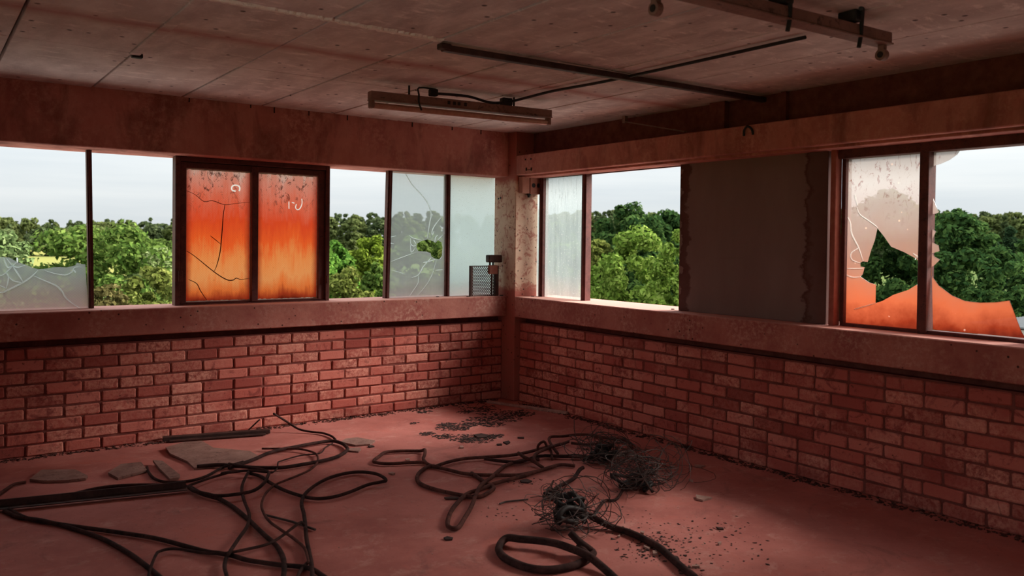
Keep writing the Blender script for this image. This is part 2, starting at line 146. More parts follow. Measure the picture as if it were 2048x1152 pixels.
TREES = [('fresh',2.13,31.43,1.95,2.8),
  ('pale',-1.05,39.88,1.54,1.31),
  ('grey',-1.74,43.93,2.68,1.4),
  ('willow',3.9,30.05,0.98,1.24),
  ('olive',1.79,22.33,0.3,1.21),
  ('brown',0.23,20.6,0.0,0.81),
  ('mid',12.57,67.05,1.43,1.47),
  ('fresh2',14.33,36.0,1.16,1.1),
  ('yellow',17.82,38.78,1.58,1.43),
  ('olive',10.18,25.81,0.17,1.05),
  ('fresh',12.33,26.99,0.44,0.78),
  ('mid',25.75,57.16,0.49,1.26),
  ('mid',16.65,30.33,1.85,1.91),
  ('olive',16.21,25.91,1.09,1.5),
  ('mid',17.72,22.39,1.15,1.21),
  ('mid',21.31,24.63,1.62,1.46),
  ('olive',18.43,19.18,1.57,0.72),
  ('dark',20.59,19.89,2.98,1.85),
  ('dark',23.33,19.96,2.85,1.48),
  ('bright',12.48,11.04,1.69,1.23),
  ('bright',12.62,9.45,1.88,0.76),
  ('dark',19.12,12.59,2.35,1.76),
  ('dark',20.49,10.72,2.53,1.55),
  ('dark',21.76,8.65,3.02,1.58),
  ('dark',24.1,8.52,2.9,1.04),
  ('dark2',19.98,5.55,2.4,1.08),
  ('dark2',18.6,3.75,1.41,0.85),
  ('conifer',34.36,10.13,2.38,0.77),
  ('conifer',37.77,12.33,2.1,0.73),
  ('conifer',34.65,9.41,2.23,0.76),
  ('dark',23.71,4.43,2.19,1.14),
  ('mid',7.13,34.38,1.46,2.28),
  ('olive',7.26,28.05,1.02,1.78),
  ('fresh2',10.35,31.17,1.35,2.01),
  ('dark',7.4,-10.3,7.5,3.0)]  # last one: unseen tree added to shade the near right windows
FOREST = [(-2.1,199.0,4.2,1,0.95,0.34),
  (2.3,198.9,3.0,2,0.87,6.27),
  (7.2,198.7,3.8,1,1.16,5.3),
  (12.3,198.3,4.3,3,0.87,3.49),
  (17.6,197.8,3.4,1,1.15,1.43),
  (23.3,197.1,3.4,2,1.1,0.01),
  (28.4,196.4,3.8,2,1.13,1.99),
  (33.9,195.4,4.4,1,1.13,1.48),
  (39.6,194.2,4.6,1,0.93,0.09),
  (45.2,192.9,5.3,2,0.98,5.97),
  (51.8,191.1,4.9,2,1.11,4.24),
  (57.6,189.4,4.4,0,1.07,0.67),
  (64.0,187.2,4.8,1,0.92,2.45),
  (70.2,184.9,5.6,3,1.06,5.91),
  (77.1,182.1,7.4,0,1.1,5.32),
  (83.0,179.4,6.8,0,1.19,1.99),
  (88.6,176.7,6.8,1,1.18,5.8),
  (95.4,173.0,6.5,2,1.14,0.99),
  (100.6,170.1,7.9,3,0.9,3.31),
  (106.7,166.3,7.4,3,0.89,5.43),
  (112.4,162.5,6.5,2,0.92,2.15),
  (118.8,157.8,7.8,0,1.01,4.19),
  (124.2,153.6,8.5,2,1.06,4.63),
  (129.9,148.9,8.4,1,0.85,0.25),
  (134.5,144.8,7.5,1,0.93,3.77),
  (139.9,139.6,7.8,0,1.0,4.27),
  (145.3,134.0,7.9,3,0.97,5.17),
  (149.6,129.3,8.2,2,1.1,3.36),
  (153.6,124.6,7.3,0,1.04,3.0),
  (157.6,119.5,8.3,0,1.02,3.76),
  (161.9,113.8,8.4,2,1.07,1.56),
  (165.6,108.5,7.7,1,1.2,4.69),
  (169.1,103.2,8.2,1,0.87,0.1),
  (172.3,97.8,7.6,1,1.09,1.57),
  (174.8,93.6,8.6,1,1.04,2.85),
  (177.5,88.5,9.0,2,0.92,4.6),
  (179.8,83.8,7.9,3,1.18,2.29),
  (182.0,79.3,7.4,0,0.93,2.62),
  (184.5,73.7,8.8,3,1.06,5.79),
  (186.2,69.3,7.9,0,1.12,2.03),
  (188.0,64.8,7.4,1,1.14,3.03),
  (189.6,60.1,7.8,3,1.16,2.63),
  (-0.1,234.0,4.2,2,0.93,0.39),
  (4.8,233.8,4.3,1,0.9,5.77),
  (9.4,233.6,6.2,3,0.99,5.03),
  (13.9,233.3,6.3,0,1.09,1.64),
  (19.2,232.8,6.3,0,0.87,3.29),
  (24.3,232.3,6.2,3,1.1,1.19),
  (29.6,231.6,5.6,1,1.13,2.11),
  (34.7,230.8,5.6,2,1.18,3.15),
  (40.9,229.7,6.2,2,0.94,1.99),
  (46.9,228.5,7.2,3,0.9,4.92),
  (52.6,227.1,7.1,3,1.03,1.57),
  (58.8,225.5,6.2,0,1.12,0.08),
  (65.3,223.6,7.0,1,1.08,1.19),
  (70.4,222.1,5.7,0,0.91,1.14),
  (77.0,219.8,7.6,3,0.87,0.38),
  (84.1,217.1,5.9,0,1.18,1.42),
  (89.8,214.7,8.1,2,0.98,3.59),
  (95.7,212.1,9.4,3,1.2,3.74),
  (102.0,209.1,9.4,3,1.08,1.64),
  (107.7,206.2,8.1,1,1.06,1.15),
  (114.0,202.8,9.5,1,1.09,6.26),
  (120.3,199.1,9.0,0,1.05,3.67),
  (125.7,195.6,9.5,0,1.11,0.49),
  (131.7,191.7,9.1,2,0.94,0.45),
  (136.9,188.0,9.0,2,0.94,0.97),
  (143.1,183.3,11.1,1,1.0,0.42),
  (148.1,179.3,9.9,0,1.11,5.63),
  (153.2,175.0,11.2,2,1.16,0.8),
  (158.5,170.2,11.1,1,0.86,1.19),
  (163.4,165.6,11.0,3,1.04,3.26),
  (168.2,160.8,10.6,0,0.92,0.78),
  (172.5,156.2,10.4,3,0.91,4.44),
  (177.0,151.2,11.4,1,0.96,3.05),
  (181.4,145.9,11.0,0,1.14,1.43),
  (185.5,140.8,9.7,0,1.15,5.24),
  (189.5,135.4,10.3,3,1.01,0.67),
  (192.8,130.7,9.8,0,1.05,3.62),
  (196.3,125.5,9.4,3,0.93,2.88),
  (199.4,120.7,11.0,1,0.97,1.47),
  (202.9,114.9,9.8,1,1.15,4.87),
  (205.6,110.1,10.5,2,1.05,6.21),
  (208.4,104.9,10.3,0,1.15,0.04),
  (211.0,99.7,10.7,1,1.04,0.26),
  (213.3,95.0,9.5,3,1.02,5.92),
  (215.1,90.9,9.5,0,1.16,0.98),
  (217.4,85.7,10.4,2,1.12,0.74),
  (219.4,80.5,9.9,0,1.01,5.92),
  (221.1,76.0,9.4,3,0.97,0.91),
  (222.6,71.8,9.6,3,1.09,3.63),
  (3.3,268.9,6.1,1,1.0,2.89),
  (8.0,268.7,5.5,1,1.18,1.92),
  (12.3,268.5,5.9,1,1.06,2.5),
  (17.1,268.2,7.0,0,1.01,2.81),
  (22.9,267.6,6.0,1,0.88,2.2),
  (27.7,267.1,5.3,1,0.9,4.58),
  (33.2,266.4,6.8,3,0.86,3.07),
  (38.6,265.6,5.3,1,1.02,2.86),
  (43.7,264.8,6.3,0,1.09,5.15),
  (49.4,263.7,6.4,2,1.14,3.55),
  (56.2,262.2,5.9,1,1.19,3.5),
  (61.6,260.9,8.0,3,0.97,3.07),
  (67.7,259.4,7.5,3,0.93,5.21),
  (74.0,257.6,8.1,3,0.93,5.33),
  (78.7,256.1,8.5,0,1.13,1.6),
  (84.5,254.2,6.6,3,1.06,3.83),
  (91.2,251.8,7.6,0,1.06,4.16),
  (97.1,249.6,7.5,0,0.89,1.6),
  (103.1,247.1,9.7,1,1.05,4.75),
  (108.3,244.8,10.1,1,0.86,2.91),
  (115.2,241.6,9.0,3,1.03,0.5),
  (120.8,238.8,9.3,1,1.18,1.35),
  (127.3,235.4,11.2,2,1.03,4.9),
  (134.3,231.4,9.5,3,0.89,4.61),
  (139.3,228.4,9.5,3,1.07,1.98),
  (145.2,224.7,10.4,3,1.06,3.06),
  (152.2,220.1,10.3,3,0.89,1.51),
  (157.0,216.7,12.0,1,0.89,1.02),
  (163.0,212.2,11.4,3,1.04,1.83),
  (168.3,208.0,11.0,3,1.11,2.22),
  (173.2,203.9,10.9,2,0.86,0.35),
  (179.0,198.9,12.2,1,1.13,1.11),
  (183.7,194.6,12.6,2,1.04,0.79),
  (187.9,190.6,12.4,2,0.9,5.09),
  (193.1,185.3,12.3,3,1.02,3.0),
  (197.7,180.4,11.2,0,1.12,3.62),
  (202.0,175.7,10.8,1,0.89,6.15),
  (206.5,170.5,12.0,0,0.9,3.67),
  (209.9,166.3,11.4,0,1.06,5.84),
  (214.1,160.9,13.0,0,1.02,3.0),
  (217.6,156.3,10.6,1,1.13,2.38),
  (221.6,150.6,11.8,1,0.99,0.64),
  (224.9,145.7,11.9,3,0.98,2.68),
  (228.9,139.6,13.0,1,1.14,5.88),
  (231.7,135.0,10.6,3,1.01,0.35),
  (234.6,130.0,11.6,3,1.01,4.44),
  (237.4,125.0,12.4,3,0.85,2.2),
  (239.8,120.4,12.5,1,1.12,3.89),
  (242.8,114.4,12.8,3,0.97,4.07),
  (245.0,109.8,10.6,0,1.05,1.4),
  (247.0,105.5,12.0,1,1.03,5.21),
  (249.2,100.2,10.5,1,1.17,0.85),
  (251.3,95.2,10.6,2,1.07,1.96),
  (253.1,90.5,11.6,3,1.13,2.46),
  (254.7,86.2,10.7,1,1.17,6.13),
  (256.0,82.4,11.3,1,1.13,6.27),
  (6.3,305.8,7.5,2,0.85,6.05),
  (12.4,305.5,6.2,1,1.06,2.72),
  (16.8,305.3,6.5,0,1.17,3.7),
  (22.8,304.8,5.7,1,0.91,0.45),
  (27.3,304.4,5.6,2,0.99,1.14),
  (33.0,303.7,6.3,2,1.03,5.31),
  (39.4,302.9,6.0,2,0.87,4.72),
  (43.8,302.3,7.3,3,0.92,4.17),
  (49.8,301.3,7.8,1,0.93,5.56),
  (55.6,300.2,6.5,2,0.95,4.92),
  (61.1,299.0,7.3,1,1.17,4.11),
  (66.5,297.8,6.6,1,1.17,0.51),
  (72.6,296.3,6.5,2,1.07,2.91),
  (79.1,294.6,8.3,2,1.19,5.8),
  (84.3,293.1,8.5,0,0.85,1.8),
  (90.8,291.1,9.1,2,1.08,2.82),
  (96.7,289.2,9.5,2,1.14,5.73),
  (104.0,286.6,7.9,0,1.13,2.97),
  (110.0,284.2,7.8,3,0.91,3.48),
  (115.6,282.0,10.1,0,1.05,3.57),
  (122.6,279.0,11.9,3,0.94,2.28),
  (129.2,275.9,11.3,0,1.17,1.78),
  (135.0,273.1,12.1,1,1.1,4.31),
  (140.5,270.3,12.2,3,1.17,0.44),
  (147.3,266.6,10.9,2,0.89,0.43),
  (154.2,262.7,13.1,2,1.0,1.21),
  (159.5,259.5,10.7,3,1.04,3.58),
  (166.6,254.9,10.4,0,1.05,4.44),
  (172.6,250.9,11.9,0,0.85,2.73),
  (178.0,247.1,12.7,2,1.19,0.1),
  (183.7,242.9,14.2,3,1.13,1.69),
  (189.8,238.2,11.4,0,1.13,1.92),
  (195.3,233.7,13.5,0,1.15,4.92),
  (199.8,229.8,13.5,2,1.11,4.24),
  (205.2,225.1,12.0,2,1.16,4.3),
  (210.6,220.1,13.1,3,0.91,0.3),
  (215.5,215.3,11.8,0,1.08,3.67),
  (221.2,209.5,12.5,0,0.96,5.11),
  (225.8,204.6,12.4,0,0.9,2.97),
  (230.1,199.8,14.0,2,0.98,4.39),
  (234.7,194.5,12.5,2,0.99,1.24),
  (239.2,188.9,14.3,3,1.04,5.78),
  (243.1,184.0,12.9,2,1.18,1.22),
  (246.3,179.6,13.1,0,0.95,5.63),
  (250.4,174.1,13.5,2,1.08,0.86),
  (254.3,168.4,14.3,1,0.9,3.42),
  (257.6,163.4,12.4,1,0.89,6.2),
  (260.9,158.1,14.2,0,0.86,0.38),
  (263.9,153.2,12.3,1,0.87,0.89),
  (266.9,148.0,14.1,3,1.04,0.39),
  (269.7,142.9,11.8,3,1.11,3.93),
  (272.6,137.5,14.2,2,0.87,6.01),
  (275.6,131.6,13.0,3,1.13,5.72),
  (277.8,127.0,12.2,2,1.01,5.39),
  (280.0,122.3,12.7,2,1.19,4.39),
  (282.0,117.6,12.7,0,1.03,1.69),
  (284.0,113.0,13.0,3,0.92,0.67),
  (286.2,107.6,13.1,3,1.0,5.52),
  (287.8,103.3,11.8,1,0.99,0.53),
  (289.7,98.0,11.7,1,1.18,0.76),
  (291.1,94.2,12.6,1,1.12,4.96)]

# ------------------------------------------------------------------ helpers
def tag(o, label=None, cat=None, group=None, kind=None):
    if label: o['label'] = label
    if cat: o['category'] = cat
    if group: o['group'] = group
    if kind: o['kind'] = kind
    return o
def empty(name, loc=(0, 0, 0)):
    o = bpy.data.objects.new(name, None); COL.objects.link(o); o.location = loc; o.empty_display_size = .1
    return o
def link(name, me, m, parent=None, loc=None):
    if m is not None and not me.materials: me.materials.append(m)
    o = bpy.data.objects.new(name, me); COL.objects.link(o)
    if parent is not None:
        o.parent = parent
        if loc is None and parent.type == 'EMPTY': o.location = -Vector(parent.location)
    if loc is not None: o.location = loc
    return o
class MB:
    """collects boxes, tubes and prisms in world coordinates, built as one mesh"""
    def __init__(s): s.v = []; s.f = []; s.mi = []
    def raw(s, v, f, mi=0):
        n = len(s.v); s.v += [tuple(p) for p in v]; s.f += [tuple(i+n for i in q) for q in f]; s.mi += [mi]*len(f); return s
    def box(s, a, b, mi=0):
        x0, x1 = sorted((a[0], b[0])); y0, y1 = sorted((a[1], b[1])); z0, z1 = sorted((a[2], b[2]))
        return s.raw([(x0,y0,z0),(x1,y0,z0),(x1,y1,z0),(x0,y1,z0),(x0,y0,z1),(x1,y0,z1),(x1,y1,z1),(x0,y1,z1)],
                     [(0,3,2,1),(4,5,6,7),(0,1,5,4),(1,2,6,5),(2,3,7,6),(3,0,4,7)], mi)
    def bar(s, p, q, w, h, upv=(0, 0, 1), mi=0):
        p, q = Vector(p), Vector(q); d = (q-p).normalized(); sx = d.cross(Vector(upv)).normalized()*w/2; sz = sx.cross(d).normalized()*h/2
        c = [p-sx-sz, p+sx-sz, p+sx+sz, p-sx+sz, q-sx-sz, q+sx-sz, q+sx+sz, q-sx+sz]
        return s.raw(c, [(0,1,2,3),(4,7,6,5),(0,4,5,1),(1,5,6,2),(2,6,7,3),(3,7,4,0)], mi)
    def tube(s, pts, r, n=8, mi=0, rr=None):
        pts = [Vector(p) for p in pts]; rings = []; prev = None
        for i, p in enumerate(pts):
            d = (pts[min(i+1, len(pts)-1)]-pts[max(i-1, 0)])
            d = d.normalized() if d.length > 1e-7 else Vector((1, 0, 0))
            a = Vector((0, 0, 1)) if abs(d.z) < .9 else Vector((1, 0, 0))
            if prev is None: sx = d.cross(a).normalized()
            else:
                sx = prev-d*prev.dot(d); sx = sx.normalized() if sx.length > 1e-6 else d.cross(a).normalized()
            prev = sx; sy = d.cross(sx); R = r if rr is None else rr[i]
            rings.append([p+(sx*math.cos(t)+sy*math.sin(t))*R for t in (2*math.pi*k/n for k in range(n))])
        v = [q for g in rings for q in g]; f = []
        for i in range(len(pts)-1):
            for k in range(n): f.append((i*n+k, i*n+(k+1) % n, (i+1)*n+(k+1) % n, (i+1)*n+k))
        f.append(tuple(range(n-1, -1, -1))); f.append(tuple((len(pts)-1)*n+k for k in range(n)))
        return s.raw(v, f, mi)
    def mesh(s, name, smooth=False, bevel=0):
        me = bpy.data.meshes.new(name); me.from_pydata(s.v, [], s.f)
        if any(s.mi): me.polygons.foreach_set('material_index', s.mi)
        if bevel:
            bm = bmesh.new(); bm.from_mesh(me)
            bmesh.ops.bevel(bm, geom=bm.edges[:], offset=bevel, segments=1, affect='EDGES', clamp_overlap=True)
            bm.to_mesh(me); bm.free()
        if smooth: me.polygons.foreach_set('use_smooth', [True]*len(me.polygons))
        me.update(); return me
    def build(s, name, m, parent=None, smooth=False, bevel=0, loc=None):
        ms = m if isinstance(m, (list, tuple)) else [m]
        me = s.mesh(name, smooth, bevel)
        for x in ms: me.materials.append(x)
        return link(name, me, None, parent, loc)
def spline(pts, n=6):
    P = [Vector(p) for p in pts]; out = []
    for i in range(len(P)-1):
        p0, p1, p2, p3 = P[max(i-1, 0)], P[i], P[i+1], P[min(i+2, len(P)-1)]
        for k in range(n):
            t = k/n
            out.append(.5*((2*p1)+(p2-p0)*t+(2*p0-5*p1+4*p2-p3)*t*t+(3*p1-p0-3*p2+p3)*t**3))
    return out+[P[-1]]
def centre_origin(o):
    me = o.data; n = len(me.vertices); a = np.empty(n*3); me.vertices.foreach_get('co', a); a = a.reshape(-1, 3)
    c = (a.min(0)+a.max(0))/2; c[2] = a[:, 2].min(); me.transform(Matrix.Translation(-Vector(c))); o.location = o.location+Vector(c)
    return o

# ------------------------------------------------------------------ procedural materials
class N:
    def __init__(s, name):
        s.m = bpy.data.materials.new(name); s.m.use_nodes = True; s.t = s.m.node_tree; s.n = s.t.nodes; s.l = s.t.links; s.n.clear()
        s.out = s.n.new('ShaderNodeOutputMaterial')
    def new(s, t, ins=None, **kw):
        x = s.n.new('ShaderNode'+t)
        for k, v in kw.items(): setattr(x, k, v)
        for k, v in (ins or {}).items():
            if isinstance(v, bpy.types.NodeSocket): s.l.new(v, x.inputs[k])
            else: x.inputs[k].default_value = v
        return x
    def coord(s, kind='Object', scale=(1, 1, 1), rot=(0, 0, 0)):
        c = s.new('TexCoord'); m = s.new('Mapping', {0: c.outputs[kind], 'Scale': scale, 'Rotation': rot}); return m.outputs[0]
    def pos(s, scale=(1, 1, 1), rot=(0, 0, 0)):
        g = s.new('NewGeometry'); m = s.new('Mapping', {0: g.outputs['Position'], 'Scale': scale, 'Rotation': rot}); return m.outputs[0]
    def noise(s, vec, scale, detail=4, rough=.55, dist=0):
        return s.new('TexNoise', {'Vector': vec, 'Scale': scale, 'Detail': detail, 'Roughness': rough, 'Distortion': dist}).outputs[0]
    def ramp(s, fac, *stops, interp='LINEAR'):
        r = s.new('ValToRGB', {0: fac}); e = r.color_ramp.elements; r.color_ramp.interpolation = interp
        while len(e) < len(stops): e.new(.5)
        for i, (p, c) in enumerate(stops):
            e[i].position = p; e[i].color = (c, c, c, 1) if isinstance(c, (int, float)) else (*c, 1)
        return r.outputs[0]
    def mix(s, f, a, b, blend='MIX'):
        x = s.new('Mix', data_type='RGBA', blend_type=blend)
        for i, v in ((0, f), (6, a), (7, b)):
            if isinstance(v, bpy.types.NodeSocket): s.l.new(v, x.inputs[i])
            elif i == 0: x.inputs[0].default_value = v
            else: x.inputs[i].default_value = (*v, 1) if len(v) == 3 else v
        return x.outputs[2]
    def math(s, op, a, b=0.0, c=0.0):
        x = s.new('Math', operation=op)
        for i, v in enumerate((a, b, c)):
            if isinstance(v, bpy.types.NodeSocket): s.l.new(v, x.inputs[i])
            else: x.inputs[i].default_value = v
        return x.outputs[0]
    def bsdf(s, color, rough=.8, metal=0, bump=None, strength=.3, dist=.01, spec=.3):
        b = s.new('BsdfPrincipled', {'Roughness': rough, 'Metallic': metal, 'Specular IOR Level': spec})
        if isinstance(color, bpy.types.NodeSocket): s.l.new(color, b.inputs['Base Color'])
        else: b.inputs['Base Color'].default_value = (*color, 1)
        if bump is not None:
            k = s.new('Bump', {'Height': bump, 'Strength': strength, 'Distance': dist}); s.l.new(k.outputs[0], b.inputs['Normal'])
        s.l.new(b.outputs[0], s.out.inputs[0]); return s.m

def m_concrete(name, a, b, c, pits=.5, dust=None, scale=1.0, streak=0.0):
    """dusty cast concrete: two tones in patches, pale worn spots, dark blow holes, dust lying on top faces"""
    k = N(name); P = k.pos()
    col = k.mix(k.ramp(k.noise(P, 2.6*scale, 7, .65), (.40, 0), (.60, 1)), a, b)
    fine = k.math('MULTIPLY', k.ramp(k.noise(P, 34*scale, 6, .75), (.46, 0), (.62, 1)), k.ramp(k.noise(P, 3.7*scale, 4), (.42, .1), (.6, .85)))
    col = k.mix(fine, col, c)
    if streak:
        st = k.noise(k.pos((3.2, 3.2, .8)), 2.2, 7, .7, .6)
        col = k.mix(k.ramp(st, (.46, 0), (.64, streak)), col, c)
        col = k.mix(k.ramp(k.noise(k.pos((2.3, 2.3, .9), (0, 0, 1)), 2.0, 6, .65, .5), (.5, 0), (.66, .6)), col, tuple(v*.45 for v in a))
    vor = k.new('TexVoronoi', {'Vector': P, 'Scale': 19*scale, 'Randomness': 1.0})
    pit = k.ramp(vor.outputs['Distance'], (.08, 1), (.15, 0))
    gate = k.ramp(k.noise(P, 6*scale, 2), (.46, 0), (.52, pits))
    pit = k.math('MULTIPLY', pit, gate)
    col = k.mix(pit, col, (.02, .012, .011))
    if dust:
        g = k.new('NewGeometry'); z = k.new('SeparateXYZ', {0: g.outputs['Normal']}).outputs[2]
        col = k.mix(k.ramp(z, (.6, 0), (.95, .9)), col, dust)
    h = k.math('SUBTRACT', k.noise(P, 45, 6, .7), k.math('MULTIPLY', pit, .8))
    return k.bsdf(col, .88, bump=h, strength=.35, dist=.006, spec=.15)

def m_brick():
    k = N('brick_red_dusty'); P = k.pos()
    r = k.new('ObjectInfo').outputs['Random']
    base = k.ramp(r, (0, (.28, .062, .05)), (.35, (.40, .095, .076)), (.7, (.51, .135, .105)), (1, (.58, .19, .15)))
    r2 = k.math('FRACT', k.math('MULTIPLY', r, 37.7))
    worn = k.ramp(k.noise(P, 42, 8, .78), (.40, 0), (.58, .9))
    patch = k.math('MULTIPLY', k.ramp(k.noise(P, 2.6, 4, .6), (.38, .05), (.58, 1)), k.ramp(r2, (.15, .15), (.75, 1)))
    col = k.mix(k.math('MULTIPLY', worn, patch), base, (.72, .335, .255))
    col = k.mix(k.ramp(k.noise(P, 9, 7, .75, .9), (.54, 0), (.64, .8)), col, (.22, .05, .044))
    col = k.mix(k.ramp(k.noise(P, 30, 5, .7), (.64, 0), (.70, .8)), col, (.07, .025, .02))
    return k.bsdf(col, .9, bump=k.noise(P, 60, 6, .75), strength=.5, dist=.006, spec=.12)
def m_plain(name, a, b, scale=8, rough=.7, metal=0, bump=.2, spec=.3, dark=None):
    k = N(name); P = k.pos()
    col = k.mix(k.ramp(k.noise(P, scale, 6, .65), (.35, 0), (.68, 1)), a, b)
    if dark: col = k.mix(k.ramp(k.noise(P, scale*3.1, 5, .7, 1.0), (.56, 0), (.66, .85)), col, dark)
    return k.bsdf(col, rough, metal, k.noise(P, scale*6, 4), bump, .004, spec)
def m_floor():
    k = N('floor_red_dust'); P = k.pos()
    col = k.mix(k.ramp(k.noise(P, 1.3, 7, .65), (.38, 0), (.62, 1)), (.36, .11, .092), (.52, .185, .155))
    col = k.mix(k.ramp(k.noise(P, 3.3, 5, .7, .8), (.55, 0), (.72, .6)), col, (.52, .14, .105))
    col = k.mix(k.ramp(k.noise(k.pos((1, 1.35, 1), (0, 0, .7)), 4.5, 8, .8, .4), (.53, 0), (.68, .5)), col, (.62, .36, .30))
    col = k.mix(k.ramp(k.noise(P, 2.1, 7, .75, 1.2), (.57, 0), (.68, .55)), col, (.2, .075, .065))
    col = k.mix(k.ramp(k.noise(P, 55, 4, .7), (.63, 0), (.69, .8)), col, (.13, .05, .045))
    return k.bsdf(col, .8, bump=k.noise(P, 40, 7, .7), strength=.35, dist=.004, spec=.28)
def m_ceiling():
    k = N('ceiling_slab_brown'); P = k.pos(); r = k.new('ObjectInfo').outputs['Random']
    a = k.mix(r, (.47, .365, .34), (.57, .45, .42))
    col = k.mix(k.ramp(k.noise(k.pos((2.4, .9, 1)), 2.5, 7, .68), (.40, 0), (.62, 1)), a, (.70, .58, .54))
    col = k.mix(k.ramp(k.noise(k.pos((2.4, 6, 1), (0, 0, .12)), 2.6, 7, .72, .3), (.545, 0), (.66, .75)), col, (.88, .76, .70))
    vor = k.new('TexVoronoi', {'Vector': P, 'Scale': 7.5, 'Randomness': .9}); pit = k.ramp(vor.outputs['Distance'], (.07, 1), (.11, 0))
    col = k.mix(k.math('MULTIPLY', pit, .8), col, (.03, .02, .018))
    # rusty water line that runs across the slabs
    y = k.new('SeparateXYZ', {0: k.new('NewGeometry').outputs['Position']}).outputs[1]
    d = k.math('ABSOLUTE', k.math('ADD', y, k.math('MULTIPLY_ADD', k.noise(P, 1.4, 3), .22, 1.72)))
    col = k.mix(k.ramp(d, (.0, .75), (.12, 0)), col, (.40, .16, .13))
    return k.bsdf(col, .9, bump=k.noise(P, 26, 7, .75), strength=.5, dist=.008, spec=.1)

def m_glass_clear():
    k = N('clear_glass'); t = k.new('BsdfTransparent', {0: (.97, .985, .98, 1)}); g = k.new('BsdfGlossy', {'Roughness': .02})
    f = k.new('Fresnel', {'IOR': 1.45}).outputs[0]
    k.l.new(k.new('MixShader', {0: k.math('MULTIPLY', f, .5), 1: t.outputs[0], 2: g.outputs[0]}).outputs[0], k.out.inputs[0]); return k.m
def m_pane(name, fac_fn, col_fn, tint=(.9, .93, .92), wire=None, wirecol=(.2, .18, .17), gloss=.012, backdirt=.06):
    """a dirty pane: clear where clean, a translucent film of grime where not; the film's thickness is a procedural map"""
    k = N(name); P = k.pos()
    fac, col = fac_fn(k, P), col_fn(k, P)
    if wire:
        s = k.new('SeparateXYZ', {0: P}); h = k.math('ADD', s.outputs[0], s.outputs[1])
        if wire == 'diag':
            a, b = k.math('ADD', h, s.outputs[2]), k.math('SUBTRACT', h, s.outputs[2])
            step = .018
        else: a, b, step = h, s.outputs[2], .0125
        w = None
        for q in (a, b):
            fr = k.math('ABSOLUTE', k.math('SUBTRACT', k.math('FRACT', k.math('DIVIDE', q, step)), .5))
            ln = k.ramp(fr, (.05, 1), (.12, 0)); w = ln if w is None else k.math('MAXIMUM', w, ln)
        col = k.mix(k.math('MULTIPLY', w, .2), col, wirecol); fac = k.math('MAXIMUM', fac, k.math('MULTIPLY', w, .55))
    tr = k.new('BsdfTransparent', {0: (*tint, 1)})
    tl = k.new('BsdfTranslucent', {0: col}); df = k.new('BsdfDiffuse', {0: col})
    film = k.new('MixShader', {0: backdirt, 1: tl.outputs[0], 2: df.outputs[0]})
    mx = k.new('MixShader', {0: fac, 1: tr.outputs[0], 2: film.outputs[0]})
    gl = k.new('BsdfGlossy', {'Roughness': .12}); 
    o = k.new('MixShader', {0: gloss, 1: mx.outputs[0], 2: gl.outputs[0]})
    k.l.new(o.outputs[0], k.out.inputs[0]); return k.m
def zgrad(k, P, z0, z1, wob=.08, sc=4):
    z = k.new('SeparateXYZ', {0: P}).outputs[2]
    z = k.math('ADD', k.math('DIVIDE', k.math('SUBTRACT', z, z0), z1-z0), k.math('MULTIPLY', k.math('SUBTRACT', k.noise(P, sc, 5, .6), .5), wob))
    return z
def rust_col(k, P):
    z = zgrad(k, P, .97, 1.965, .16, 4)
    st = k.math('MULTIPLY', k.math('SUBTRACT', k.noise(k.pos((7, 7, .8)), 2.4, 7, .7), .5), k.ramp(z, (.03, .04), (.2, .5)))
    c = k.ramp(k.math('ADD', z, st), (.0, (.16, .012, .006)), (.035, (.5, .06, .018)), (.09, (1, .22, .05)), (.2, (1, .37, .125)), (.33, (1, .30, .085)), (.45, (1, .13, .025)), (.62, (.88, .075, .02)), (.78, (.88, .16, .09)), (.95, (.9, .33, .26)), (1, (.9, .55, .5)))  # rust dust tones; gradient also paints in the brightness of the view behind
    fl = k.ramp(k.noise(k.pos((4, 4, 2.4)), 4.5, 8, .8, 1.6), (.55, 0), (.585, 1))
    gate = k.math('MULTIPLY', fl, k.ramp(z, (.66, 0), (.86, .95)))
    c = k.mix(gate, c, (.07, .012, .01))
    x = k.new('SeparateXYZ', {0: P}).outputs[0]; e = None
    for xe in (-2.789, -2.308, -2.258, -1.76):
        d = k.math('ABSOLUTE', k.math('SUBTRACT', x, xe)); e = d if e is None else k.math('MINIMUM', e, d)
    e = k.math('ADD', e, k.math('MULTIPLY', k.math('SUBTRACT', k.noise(P, 14, 5, .7), .5), .03))
    c = k.mix(k.ramp(e, (.008, .85), (.05, 0)), c, (.42, .03, .012))
    return k.mix(k.ramp(k.noise(P, 70, 3), (.62, 0), (.74, .4)), c, (.5, .07, .02))
MAT = {}
MAT['sill'] = m_concrete('sill_concrete_red', (.34, .105, .088), (.46, .175, .14), (.56, .30, .24), .9, dust=(.62, .32, .27))
MAT['beam'] = m_concrete('beam_concrete_red', (.36, .12, .10), (.50, .185, .15), (.58, .27, .215), .15, dust=(.5, .22, .18), scale=.7, streak=.45)
MAT['column'] = m_concrete('column_concrete_tan', (.50, .30, .21), (.58, .38, .275), (.36, .13, .09), .9, scale=.8)
MAT['brick'] = m_brick()
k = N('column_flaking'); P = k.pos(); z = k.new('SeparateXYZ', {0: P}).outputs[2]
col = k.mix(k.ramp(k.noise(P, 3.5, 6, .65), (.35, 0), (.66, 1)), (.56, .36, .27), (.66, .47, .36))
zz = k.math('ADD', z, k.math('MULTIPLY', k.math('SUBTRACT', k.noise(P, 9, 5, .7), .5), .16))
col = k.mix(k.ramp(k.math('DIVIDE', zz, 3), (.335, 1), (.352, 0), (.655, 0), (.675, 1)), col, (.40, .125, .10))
col = k.mix(k.ramp(k.noise(P, 12, 8, .78, .8), (.52, 0), (.575, .85)), col, (.36, .13, .10))
